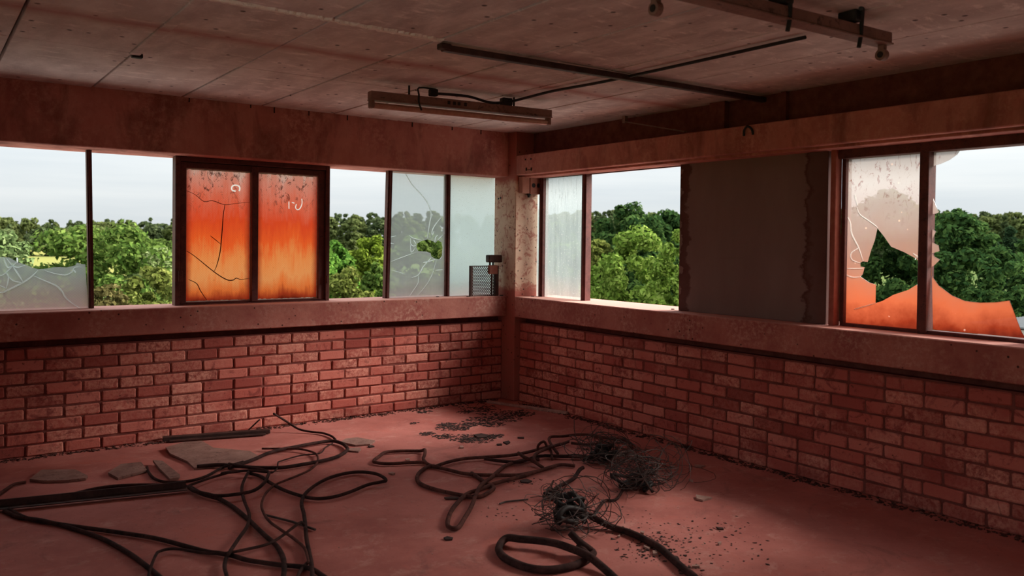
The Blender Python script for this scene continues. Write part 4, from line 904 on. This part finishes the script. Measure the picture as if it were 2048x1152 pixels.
# batten without tube, top right
a, b = Vector((-2.95, -3.90, 2.372)), Vector((-.91, -4.01, 2.372)); d = (b-a).normalized(); sd_ = Vector((-d.y, d.x, 0))
bt = obj_at('light_batten', (a+b)/2, 'long rusty light batten without a tube at the upper right of the ceiling', 'lamp')
MB().bar(a, b, .06, .048).build('housing', MAT['lampmetal'], bt, bevel=.004)
MB().bar(a-Vector((0, 0, .028)), b-Vector((0, 0, .028)), .075, .008).build('tray_lip', MAT['lampmetal'], bt, bevel=.002)
for q in (a.lerp(b, .345)+sd_*.05, b-d*.03):
    MB().bar(q-Vector((0, 0, .03)), q-Vector((0, 0, .055)), .03, .03, upv=d).build('lampholder_neck', MAT['lampmetal'], bt, bevel=.004)
    hb = MB().tube([q-Vector((0, 0, .075))-d*.014, q-Vector((0, 0, .075))+d*.014], .026, 16).build('lampholder', MAT['lampmetal'], bt)
    MB().tube([q-Vector((0, 0, .075))-d*.017, q-Vector((0, 0, .075))-d*.0135], .014, 12).build('socket', MAT['black'], hb, loc=(0, 0, 0))
for f in (.65, .87): q = a.lerp(b, f); MB().bar(q+Vector((0, 0, .03)), Vector((q.x, q.y, ZC)), .09, .05, upv=d).build('mounting_block', MAT['black'], bt, bevel=.004)
for f in (.64, .868):
    q = a.lerp(b, f)-sd_*.04
    MB().tube(spline([q+Vector((-.03, -.03, .07)), q+Vector((0, -.02, .075)), q+Vector((.03, 0, .03)), q+Vector((.04, .01, -.03)), q+Vector((.035, .015, -.075))], 5), .009, 8).build('flex_lead', MAT['black'], bt)
# bracket strip in the recess above the right lintel
br = MB(); br.bar((.10, -1.30, 2.405), (.10, -1.93, 2.262), .03, .008); br.box((.09, -1.28, 2.395), (.12, -1.31, ZC))
tag(centre_origin(br.build('bracket_strip', MAT['lampmetal'])), 'thin slanting metal strip in the dark recess above the right lintel', 'bracket')
# bent hook on the right lintel
hk = MB().tube(spline([(-.006, -2.529, 2.165), (-.012, -2.535, 2.20), (-.016, -2.565, 2.222), (-.012, -2.595, 2.20), (-.006, -2.601, 2.165)], 5), .008, 6)
tag(centre_origin(hk.build('wire_hook', MAT['black'], smooth=True)), 'small bent dark hook on the face of the right lintel', 'hook')
# electrical box on the corner column
eb = obj_at('socket_box', (.14, -.03, 1.895), 'dusty electrical box with two round holes on the corner column', 'socket')
MB().box((.03, -.055, 1.895), (.118, 0, 2.046)).build('blank_half', MAT['boxred'], eb, bevel=.005); sb_ = MB().box((.121, -.06, 1.893), (.256, 0, 2.047)).build('socket_half', MAT['boxred'], eb, bevel=.005)
for x in (.158, .215):
    MB().tube([(x, -.0615, 1.97), (x, -.0595, 1.97)], .021, 18).build('round_hole', MAT['black'], sb_, loc=(0, 0, 0))
MB().tube([(.215, -.064, 1.955), (.215, -.06, 1.955)], .004, 6).build('screw', MAT['lampmetal'], sb_, loc=(0, 0, 0))
MB().tube([(.125, -.03, 1.898), (.125, -.03, 1.878), (.125, -.03, 1.876), (.125, -.03, 1.86)], .013, 8, rr=[.02, .02, .012, .011]).build('cable_gland', MAT['black'], eb)
# perforated guard on the left sill
pg = obj_at('perforated_guard', (-.2, .2, ZS), 'small perforated metal guard standing on the left sill beside the corner column', 'guard')
x0, x1, z0, z1 = -.333, -.085, .957, 1.225; mb = MB(); nr = 20; hh = (z1-z0)/nr; wq = .0225
for i in range(nr+1): mb.box((x0, .198, z0+i*hh-.0026), (x1, .202, z0+i*hh+.0026))
for i in range(nr):
    x = x0+(0 if i % 2 else wq/2)
    while x < x1: mb.box((x-.0028, .198, z0+i*hh), (x+.0028, .202, z0+(i+1)*hh)); x += wq
mb.build('perforated_sheet', MAT['metal_dark'], pg)
MB().box((-.357, .185, ZS), (-.332, .215, 1.232)).build('side_channel', MAT['metal_dark'], pg, bevel=.002); MB().box((-.086, .18, ZS), (-.05, .22, 1.232)).build('side_channel', MAT['metal_dark'], pg, bevel=.002)
MB().box((-.357, .19, 1.224), (-.05, .21, 1.233)).build('top_rail', MAT['metal_dark'], pg)
MB().box((-.172, .165, 1.262), (-.02, .225, 1.331)).build('clamp_head', MAT['metal_dark'], pg, bevel=.008)
for x in (-.145, -.11): MB().tube([(x, .19, 1.22), (x, .19, 1.27)], .0085, 8).build('clamp_rod', MAT['black'], pg)
MB().box((-.165, .16, 1.155), (-.075, .197, 1.237)).build('clamp_body', MAT['boxred'], pg, bevel=.004)
MB().box((-.128, .188, ZS), (-.112, .197, 1.16)).build('stay', MAT['metal_dark'], pg)
# crumbs on the sills
def chip(loc, r, seed, m, name='chip', flat=.35):
    rnd = random.Random(seed); n = 6; top = []; bot = []
    for i in range(n):
        t = 2*math.pi*i/n+rnd.uniform(-.3, .3); q = r*rnd.uniform(.6, 1.1); top.append((q*math.cos(t)*.85, q*math.sin(t)*.85, r*flat*rnd.uniform(.7, 1.1))); bot.append((q*math.cos(t), q*math.sin(t), 0))
    me = bpy.data.meshes.new(name); me.from_pydata(bot+top, [], [tuple(range(n-1, -1, -1)), tuple(range(n, 2*n))]+[(i, (i+1) % n, n+(i+1) % n, n+i) for i in range(n)])
    return link(name, me, m, None, loc)
for i, (p, r, lab) in enumerate((((-.03, .165, ZS), .022, 'dark crumb on the left sill at the foot of the column'), ((-.40, .155, ZS), .02, 'flat dark crumb on the left sill left of the perforated guard'), ((-.66, .26, ZS), .018, 'dark crumb on the left sill under the holed pane'),
     ((.17, -.05, ZS), .018, 'dark lump on the right sill below the socket box'), ((.2, -.11, ZS), .014, 'tiny dark lump on the right sill beside the first mullion'), ((.20, -1.74, ZS), .02, 'dark chip on the right sill beside the boarding'))):
    tag(chip(p, r, i, MAT['litter'], 'mortar_crumb'), lab, 'debris')

# ------------------------------------------------------------------ cables on the floor
CL = {'long_low_left': 'black cable sweeping from the left edge down to the bottom of the photo', 'straight_across': 'nearly straight cable crossing the lower left floor beneath the angle bar',
 'kinked_thin': 'thin kinked cable with a raised bend at the lower left', 'flat_loop_left': 'cable in a long flat loop just behind the end of the angle bar', 'arc_by_board': 'cable arc curling round the narrow broken sheet piece',
 'short_bow': 'short bowed cable above the end of the angle bar', 'bundle_to_front': 'cable running diagonally from the angle bar end to the bottom edge', 'upright_wavy': 'wavy cable running towards the viewer in the left tangle',
 'left_stub': 'short cable stub at the left edge by the first broken sheet', 'big_outer_loop': 'large oval cable loop at the back of the left tangle', 'thin_s_curve': 'thin light cable in a long S curve through the left tangle',
 'teardrop_loop': 'cable with a big teardrop loop pointing right, its tail running to the bottom edge', 'rising_stalk': 'stiff cable end rising towards the left brick wall', 'inner_thin': 'very thin wire lying inside the large oval loop',
 'frame_edge_stub': 'short cable end at the bottom edge left of centre', 'square_loop': 'cable bent into a squarish loop in the middle of the floor', 'wide_bowl_loop': 'cable in a wide bowl-shaped loop in the floor centre',
 'upper_run': 'cable running from the squarish loop back to the central tangle', 'hairpin': 'cable doubled into a narrow hairpin pointing at the viewer', 'zigzag_strap': 'reddish strap-like cable zigzagging over the central tangle',
 'small_hoop': 'small hoop of reddish cable standing up in the central tangle', 'middle_run': 'cable lying straight through the central tangle', 'back_oval': 'small oval cable loop at the back of the central tangle',
 'right_arc': 'cable arc closing the right end of the central tangle', 'thick_diagonal': 'thick black cable running diagonally from the wire ball to the lower right', 'round_coil': 'thick black cable coiled in a round loop at the bottom centre',
 'coil_stub': 'short thick cable stub lying inside the coil end', 'frayed_link': 'frayed cable between the central tangle and the front wire ball', 'trailing_tail': 'thin cable tail trailing from the rear wire ball'}
RED = {'zigzag_strap', 'small_hoop', 'thin_s_curve', 'hairpin', 'right_arc', 'back_oval', 'wide_bowl_loop', 'upper_run', 'square_loop', 'left_stub'}
for kx, (r, pts) in CABLES.items():
    pts = [(x, y, max(z, r)) for x, y, z in pts]
    o = MB().tube(spline(pts, 6), r, 8).build('cable', MAT['cable_red' if kx in RED else 'cable'], smooth=True)
    tag(centre_origin(o), CL[kx], 'cable', 'cables strewn on the floor')
# wire balls: a dark knotted core and springy loops of fine wire
def tangle(c, size, n, seed, label, core, core_h, name='wire_tangle'):
    rnd = random.Random(seed); root = tag(empty(name, (c[0], c[1], 0)), label, 'wire')
    mb = MB()
    for i in range(n):
        th = rnd.uniform(0, 2*math.pi); rx = size*rnd.uniform(.25, 1.0); rz = size*rnd.uniform(.15, .55); ph = rnd.uniform(0, 6.28); cx_, cy_ = rnd.gauss(0, size*.28), rnd.gauss(0, size*.2)
        tilt = rnd.uniform(.1, 1.2); span = rnd.uniform(2.2, 6.2); pts = []
        for k_ in range(15):
            t = ph+span*k_/14; u, w = rx*math.cos(t)*.6, rz*math.sin(t)
            z = w*math.sin(tilt)+rz*.8+.01; v_ = w*math.cos(tilt)
            pts.append((c[0]+cx_+u*math.cos(th)-v_*math.sin(th)+rnd.gauss(0, .003), c[1]+cy_+u*math.sin(th)+v_*math.cos(th)+rnd.gauss(0, .003), max(.004, z)))
        mb.tube(pts, rnd.choice((.0014, .0018, .0026)), 4)
    tag(mb.build('fine_wires', MAT['wire'], root), kind='stuff')
    cm = MB()
    for i in range(6):
        pts = [(c[0]+rnd.gauss(0, core), c[1]+rnd.gauss(0, core), max(.02, rnd.uniform(.1, 1)*core_h)) for _ in range(4)]
        cm.tube(spline(pts, 5), rnd.uniform(.008, .016), 6)
    cm.build('knotted_core', MAT['black'], root, smooth=True)
    return root
TA = SPOTS['tangle']
tangle(TA[0], .34, 75, 3, 'rear ball of frayed black wire on the right of the floor centre', .06, .10)
tangle(TA[1], .30, 60, 5, 'loose fan of fine wires on the central cable tangle', .04, .12)
tangle(TA[2], .30, 62, 9, 'front ball of frayed black wire above the round coil', .045, .17)
tangle(TA[3], .11, 30, 12, 'small frayed wire end between the two wire balls', .02, .04)

# ------------------------------------------------------------------ bars, sticks and broken sheet
p, q = [Vector(v) for v in BARS['angle']]
ab = MB(); ab.bar(p, q, .05, .006); ab.bar(p+Vector((0, .03, .018)), q+Vector((0, .03, .018)), .006, .04)
tag(centre_origin(ab.build('angle_bar', MAT['metal_dark'])), 'long dark metal angle bar lying on the left of the floor', 'bar')
p, q = [Vector(v) for v in BARS['back_bar']]
ab = MB(); ab.bar(p, q, .05, .03); ab.bar(p+Vector((.03, -.06, -.008)), q+Vector((-.05, -.05, -.008)), .03, .012)
tag(centre_origin(ab.build('flat_bar', MAT['metal_dark'], bevel=.003)), 'dark flat bar on the floor at the foot of the left wall', 'bar')
tag(centre_origin(MB().tube(BARS['stick'], .006, 6).build('twig', MAT['wire'])), 'thin straight twig across the left tangle', 'twig')
tag(centre_origin(MB().tube(BARS['twig'], .005, 6).build('twig', MAT['wire'])), 'short bent wire right of the hairpin cable', 'twig')
tag(centre_origin(MB().tube(BARS['lean_stick'], .006, 6).build('twig', MAT['wire'])), 'thin stick leaning over the flat bar by the left wall', 'twig')
p, q = [Vector(v) for v in BARS['corner_strip']]
tag(centre_origin(MB().bar(p, q, .035, .022).build('wooden_batten', MAT['flake'], bevel=.002)), 'slim wooden batten lying on the floor in the room corner', 'batten')
def slab(name, poly, th, m, tilt=0, base=0.0):
    P_ = [Vector((x, y, 0)) for x, y, z in poly]; n = len(P_); c = sum(P_, Vector())/n; r = max((p-c).length for p in P_)
    v = [(p.x, p.y, base+max(0, tilt*(p.y-c.y+r))) for p in P_]; v += [(x, y, z+th) for x, y, z in v]
    me = bpy.data.meshes.new(name); me.from_pydata(v, [], [tuple(range(n-1, -1, -1)), tuple(range(n, 2*n))]+[(i, (i+1) % n, n+(i+1) % n, n+i) for i in range(n)])
    bm = bmesh.new(); bm.from_mesh(me); bmesh.ops.recalc_face_normals(bm, faces=bm.faces); bm.to_mesh(me); bm.free()
    return centre_origin(link(name, me, m))
for kx, th, tl, lab in (('b1', .014, .02, 'flat grey broken sheet nearest the left edge of the photo'), ('b2', .014, .05, 'grey broken sheet tilted up beside the narrow piece'), ('b3', .014, .03, 'narrow grey sheet strip left of the largest broken sheet'),
                        ('b4', .012, .015, 'largest grey broken sheet behind the left cables'), ('b5', .012, .02, 'ragged grey sheet scrap right of the large oval loop'), ('b6', .010, .01, 'small dark-edged sheet scrap at the tip of the large oval loop')):
    tag(slab('broken_sheet', POLYS[kx], th, MAT['sheet'], tl), lab, 'sheet', 'broken sheet pieces')
FL = ['flat pale flake on the floor far right of the rear wire ball', 'thin flake on the floor by the right wall', 'curled dark flake between leaf litter and central tangle', 'pale chip lying on the black leaf litter', 'small pale flake in front of the leaf litter',
 'pale flake below the squarish cable loop', 'pale lump beside the thick diagonal cable', 'long flake under the thick diagonal cable', 'small chip behind the thick diagonal cable', 'slim flake near the bottom edge right of the thick cable', 'pale pebble in the rubble right of the thick cable', 'dark flake in the rubble near the right wall',
 'black scrap beside the ragged sheet scrap', 'black scrap on the damp ring in front of the hairpin', 'black flattened scrap left of the hairpin', 'black crumb pile right of the wide bowl loop', 'pale sliver near the curled dark flake', 'thin dark sliver behind the central cables', 'pale sliver right of the rear wire ball',
 'round pale chip right of the front wire ball', 'pale chip inside the squarish cable loop', 'dark chip beside the lower part of the thick cable', 'black crumb beside the coil tail', 'black crumb behind the thick diagonal cable']
for i in range(24):
    key = 'f%d' % (i+1); dark = 'dark' in FL[i] or 'black' in FL[i]
    tag(slab('floor_flake', POLYS[key], .008 if dark else .010, MAT['litter' if dark else 'flake'], .05), FL[i], 'debris', 'flakes on the floor')
# uncountable litter and grit
def scatter(name, spots, m, s0, s1, seed, label, cat, zf=.4):
    rnd = random.Random(seed); mb = MB()
    for (x, y, z, r, n) in spots:
        for i in range(n):
            a_ = rnd.uniform(0, 6.28); d_ = r*rnd.random()**.7; px_, py_ = x+d_*math.cos(a_), y+d_*math.sin(a_)*.9; s = rnd.uniform(s0, s1); t = rnd.uniform(0, 6.28)
            v = [(px_+s*math.cos(t+k_*1.5708)*(1 if k_ % 2 else .55), py_+s*math.sin(t+k_*1.5708)*(1 if k_ % 2 else .55), .0005) for k_ in range(4)]
            h = s*zf*rnd.uniform(.4, 1.2); v += [(vx+rnd.uniform(-.2, .2)*s, vy, h*rnd.uniform(.3, 1.3)) for vx, vy, _ in v]
            mb.raw(v, [(0,3,2,1),(4,5,6,7),(0,1,5,4),(1,2,6,5),(2,3,7,6),(3,0,4,7)])
    o = mb.build(name, m); tag(centre_origin(o), label, cat, kind='stuff'); return o
scatter('leaf_litter', SPOTS['litter'], MAT['litter'], .003, .017, 1, 'black leaf litter scattered on the floor in front of the corner', 'litter', .25)
scatter('grit', SPOTS['grit'], MAT['litter'], .003, .011, 2, 'dark grit scattered over the right side of the floor', 'grit')
scatter('pale_grit', [(x, y, z, r*1.1, n//2) for x, y, z, r, n in SPOTS['grit']]+[(-2.9, -1.4, 0, .8, 50), (-2.0, -2.4, 0, .9, 50), (-1.2, -2.6, 0, 1.2, 70), (-3.6, -1.6, 0, .6, 25)], MAT['flake'], .002, .006, 3, 'pale plaster grit sprinkled over the floor', 'grit')
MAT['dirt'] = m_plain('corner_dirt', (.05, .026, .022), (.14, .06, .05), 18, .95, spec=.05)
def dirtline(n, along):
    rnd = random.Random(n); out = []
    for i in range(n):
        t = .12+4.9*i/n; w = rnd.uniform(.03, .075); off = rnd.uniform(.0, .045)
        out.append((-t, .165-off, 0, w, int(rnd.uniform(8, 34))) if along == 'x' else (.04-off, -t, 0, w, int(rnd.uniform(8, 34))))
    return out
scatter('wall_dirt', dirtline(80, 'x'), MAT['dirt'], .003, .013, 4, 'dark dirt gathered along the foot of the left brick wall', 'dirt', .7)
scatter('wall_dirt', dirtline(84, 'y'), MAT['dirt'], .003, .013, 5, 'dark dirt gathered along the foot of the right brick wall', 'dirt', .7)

# ------------------------------------------------------------------ outdoors
def gz(x, y):
    d_ = math.hypot(x+4.4, y+6); t = max(0, min(1, (d_-32)/210)); return -7.2+5.6*t
def m_leaf(name, a, b, c):
    k = N(name); r = k.new('NewGeometry').outputs['Random Per Island']
    col = k.ramp(r, (0, a), (.55, b), (1, c)); col = k.mix(k.ramp(k.noise(k.pos(), .9, 3), (.35, 0), (.68, .45)), col, a)
    df = k.new('BsdfDiffuse', {0: col}); tl = k.new('BsdfTranslucent', {0: col}); k.l.new(k.new('MixShader', {0: .32, 1: df.outputs[0], 2: tl.outputs[0]}).outputs[0], k.out.inputs[0]); return k.m
LEAF = {'fresh': m_leaf('leaf_fresh', (.05, .098, .02), (.115, .185, .036), (.21, .285, .07)), 'fresh2': m_leaf('leaf_fresh2', (.05, .12, .02), (.1, .22, .035), (.2, .34, .06)),
 'pale': m_leaf('leaf_pale', (.09, .14, .05), (.17, .24, .09), (.27, .34, .15)), 'grey': m_leaf('leaf_grey', (.08, .11, .04), (.15, .19, .08), (.22, .27, .12)), 'willow': m_leaf('leaf_willow', (.15, .21, .07), (.27, .35, .14), (.42, .48, .24)),
 'olive': m_leaf('leaf_olive', (.075, .095, .02), (.15, .18, .04), (.27, .29, .08)), 'brown': m_leaf('leaf_brown', (.07, .06, .022), (.13, .115, .04), (.22, .19, .075)), 'mid': m_leaf('leaf_mid', (.05, .085, .02), (.1, .155, .035), (.17, .23, .06)),
 'yellow': m_leaf('leaf_yellow', (.09, .14, .015), (.18, .25, .03), (.28, .35, .06)), 'dark': m_leaf('leaf_dark', (.02, .048, .016), (.045, .09, .025), (.09, .15, .04)), 'dark2': m_leaf('leaf_dark2', (.022, .055, .018), (.05, .10, .028), (.10, .17, .045)),
 'bright': m_leaf('leaf_bright', (.07, .125, .02), (.18, .28, .045), (.36, .46, .115)), 'conifer': m_leaf('leaf_conifer', (.018, .04, .02), (.035, .065, .03), (.06, .1, .042)), 'far': m_leaf('leaf_far', (.07, .09, .03), (.12, .15, .05), (.18, .21, .08)), 'far_dark': m_leaf('leaf_far_dark', (.045, .065, .03), (.08, .11, .046), (.12, .15, .065))}
BARK = m_plain('bark', (.03, .024, .018), (.055, .043, .032), 6, .95, spec=.05)
def crown(r, h, n_blob, n_leaf, ls, seed, conifer=False):
    """leaves in clumps over a domed crown; local origin at the crown's top centre, growing downwards"""
    g = np.random.default_rng(seed); C_ = []
    while len(C_) < n_blob:
        t = g.uniform(0, 1)**.8; a_ = g.uniform(0, 2*math.pi)
        if conifer: rad = r*(t**.9)*g.uniform(.75, 1.0)
        else: rad = r*min(1.0, (1-(1-min(t*1.9, 1))**2)**.5)*g.uniform(.62, .98)
        lob = 1+.16*math.sin(3*a_+seed)+.1*math.sin(5*a_+2*seed+t*4)
        C_.append((rad*lob*math.cos(a_), rad*lob*math.sin(a_), -t*h-.03*r+g.normal(0, .05*r)))
    C_ = np.array(C_); br_ = r*g.uniform(.13, .30, n_blob)*(.6 if conifer else 1)
    idx = np.repeat(np.arange(n_blob), n_leaf); n = len(idx); dv = g.normal(size=(n, 3)); dv[:, 2] += .45; dv /= np.linalg.norm(dv, axis=1)[:, None]
    pos = C_[idx]+dv*br_[idx][:, None]*g.uniform(.55, 1.08, (n, 1))*np.array([1, 1, .8])
    nm = dv*.8+g.normal(size=(n, 3))*.55; nm[:, 2] += .35; nm /= np.linalg.norm(nm, axis=1)[:, None]
    tv = np.cross(nm, g.normal(size=(n, 3))); tv /= np.linalg.norm(tv, axis=1)[:, None]; bv = np.cross(nm, tv); s = ls*g.uniform(.6, 1.3, (n, 1))
    V_ = np.stack([pos+tv*s, pos+bv*s*.55+nm*s*.15, pos-tv*s, pos-bv*s*.55+nm*s*.15], 1).reshape(-1, 3)
    me = bpy.data.meshes.new('foliage'); me.vertices.add(4*n); me.vertices.foreach_set('co', V_.ravel()); me.loops.add(4*n); me.loops.foreach_set('vertex_index', np.arange(4*n, dtype=np.int32))
    me.polygons.add(n); me.polygons.foreach_set('loop_start', np.arange(0, 4*n, 4, dtype=np.int32)); me.polygons.foreach_set('loop_total', np.full(n, 4, dtype=np.int32)); me.update(calc_edges=True); return me
TL = ['large fresh green tree behind the leftmost mullion', 'pale green bush at the left edge beyond the broken pane', 'grey-green tall tree at the left edge of the view', 'pale willow-like tree left of the orange window', 'olive bush left of the orange window, low in the bay', 'brownish bush low behind the leftmost mullion', 'round far bush left of the orange window',
 'fresh green tree right of the orange window', 'yellow-green tree beside the leaning mullion', 'pale olive bush low right of the orange window', 'small fresh green tree low beside the leaning mullion', 'distant round bush in the bay right of the orange window', 'tree blurred behind the pane with the punched hole', 'olive tree behind the frosted pane',
 'tree behind the narrow corner pane', 'tree blurred behind the streaked pane', 'olive tree at the left of the open right bay', 'dark green tall tree in the open right bay', 'dark green tree behind the boarding edge', 'bright yellow-green maple in the open right bay', 'bright green tree cut by the boarding edge', 'dark tree hidden behind the left of the boarding', 'dark tree hidden behind the right of the boarding',
 'tall dark tree seen through the hole of the pink pane', 'dark tree behind the mullion of the broken right window', 'dark green tree filling the left of the broken right pane', 'mid green tree low in the broken right pane', 'dark conifer in the broken right pane', 'slim dark conifer between the trees at the right', 'dark conifer at the right edge of the view', 'dark broad tree past the right edge of the view', 'mid green tree hidden behind the left orange pane', 'olive tree hidden behind the middle of the orange window', 'fresh green tree hidden behind the right orange pane', 'unseen tall dark tree added to keep sun off the near right windows']
for i, (kind, x, y, zt, r) in enumerate(TREES):
    con = kind == 'conifer'; d_ = math.hypot(x+4.4, y+6); h = (max(3.2*r, 4.6) if i != 34 else 11) if not con else 6.5*r
    h = min(h, zt-gz(x, y)-.5); ls = max(.05, min(.16, d_*.0033)) if i != 34 else .13; nb = int(150 if r < 2 else 230 if i != 34 else 520)
    me = crown(r*1.08, h, nb, int(max(60, min(170, 1.0*(r*.24/ls)**2*14))), ls, 30+i, con)
    root = tag(empty('tree' if not con else 'conifer', (x, y, gz(x, y))), TL[i], 'tree', 'trees near the building')
    me.materials.append(LEAF[kind]); f = link('foliage', me, None, root, (0, 0, zt-gz(x, y)))
    hh = zt-gz(x, y); MB().tube([(0, 0, -.1), (.05*r, .02, hh*.4), (0, .05, hh*.72)], .1, 8, rr=[.09*r+.08, .06*r+.06, .03]).build('trunk', BARK, root, smooth=True, loc=(0, 0, 0))
PRO = [crown(3.3, 11, 80, 60, .5, 101), crown(3.0, 12, 80, 60, .46, 102), crown(3.5, 10.5, 84, 60, .5, 103), crown(2.2, 12.5, 70, 50, .4, 104, True)]
for i, m_ in enumerate(PRO): m_.materials.append(LEAF['far_dark' if i in (1, 3) else 'far'])
for (x, y, zt, kk, sc, rz) in FOREST:
    o = link('forest_tree', PRO[kk], None, None, (x, y, zt)); o.rotation_euler = (0, 0, rz); o.scale = (sc, sc, 1)
    tag(o, 'distant conifer rising from the woodland on the horizon' if kk == 3 else 'distant rounded tree in the woodland on the horizon', 'tree', 'woodland conifers on the horizon' if kk == 3 else 'woodland trees on the horizon')
# ground: a disc of rough grass rising gently to the woodland, with a pale field
vs = [(-4.4, -6, -7.2)]; fs = []; radii = [14, 22, 32, 60, 100, 150, 200, 242, 330, 600]; na = 48
for r in radii:
    for k_ in range(na):
        t = 2*math.pi*k_/na; x, y = -4.4+r*math.cos(t), -6+r*math.sin(t); vs.append((x, y, gz(x, y)))
for k_ in range(na): fs.append((0, 1+k_, 1+(k_+1) % na))
for j in range(len(radii)-1):
    for k_ in range(na): a_ = 1+j*na; fs.append((a_+k_, a_+na+k_, a_+na+(k_+1) % na, a_+(k_+1) % na))
me = bpy.data.meshes.new('ground'); me.from_pydata(vs, [], fs); me.update()
k = N('ground_grass'); P = k.pos()
g_ = k.mix(k.ramp(k.noise(P, .25, 5), (.4, 0), (.62, 1)), (.045, .075, .018), (.10, .13, .035))
dv_ = k.new('VectorMath', {0: k.new('NewGeometry').outputs['Position'], 1: (-4.4, -6, 0)}, operation='DISTANCE').outputs['Value']
fx = k.ramp(k.math('DIVIDE', k.new('SeparateXYZ', {0: P}).outputs[0], 100), (.30, 1), (.34, 0))
g_ = k.mix(k.math('MULTIPLY', fx, k.ramp(k.math('DIVIDE', dv_, 400), (.27, 0), (.29, 1))), g_, k.mix(k.noise(P, .06, 4), (.24, .21, .06), (.17, .19, .055)))
g_ = k.mix(k.ramp(k.math('ADD', k.math('DIVIDE', dv_, 100), k.math('MULTIPLY', k.noise(P, .5, 4), .03)), (.235, 1), (.245, 0)), g_, k.mix(k.noise(P, 1.2, 6), (.56, .54, .50), (.66, .64, .60)))   # unseen pale yard added round the building to bounce daylight onto the ceiling
MATG = k.bsdf(g_, .95, spec=.05)
tag(link('ground', me, MATG), 'grass and pale fields beyond the windows', 'ground', kind='structure')
# low shed with grey sheet roof outside the right windows
sh = tag(empty('shed', (15, -2, gz(15, -2))), 'low shed with a grey corrugated roof outside the right windows', 'building')
zr = -.03
mb = MB(); nrib = 44
for i in range(nrib):
    x = 12.2+i*.14; mb.raw([(x, -6, zr), (x+.07, -6, zr+.03), (x+.14, -6, zr), (x, 1.6, zr+.02), (x+.07, 1.6, zr+.05), (x+.14, 1.6, zr+.02), (x, -6, zr-.03), (x+.14, -6, zr-.03), (x, 1.6, zr-.01), (x+.14, 1.6, zr-.01)],
        [(0,1,4,3),(1,2,5,4),(6,8,9,7),(0,6,7,2,1),(3,4,5,9,8),(0,3,8,6),(2,7,9,5)])
MROOF = m_plain('roof_grey_sheet', (.075, .08, .085), (.11, .115, .12), 3, .6); mb.build('roof_sheet', MROOF, sh)
MB().box((12.3, -5.9, gz(15, -2)-.2), (18.2, 1.5, zr-.04)).build('shed_wall', m_plain('shed_render', (.3, .27, .24), (.4, .37, .33), 2), sh)
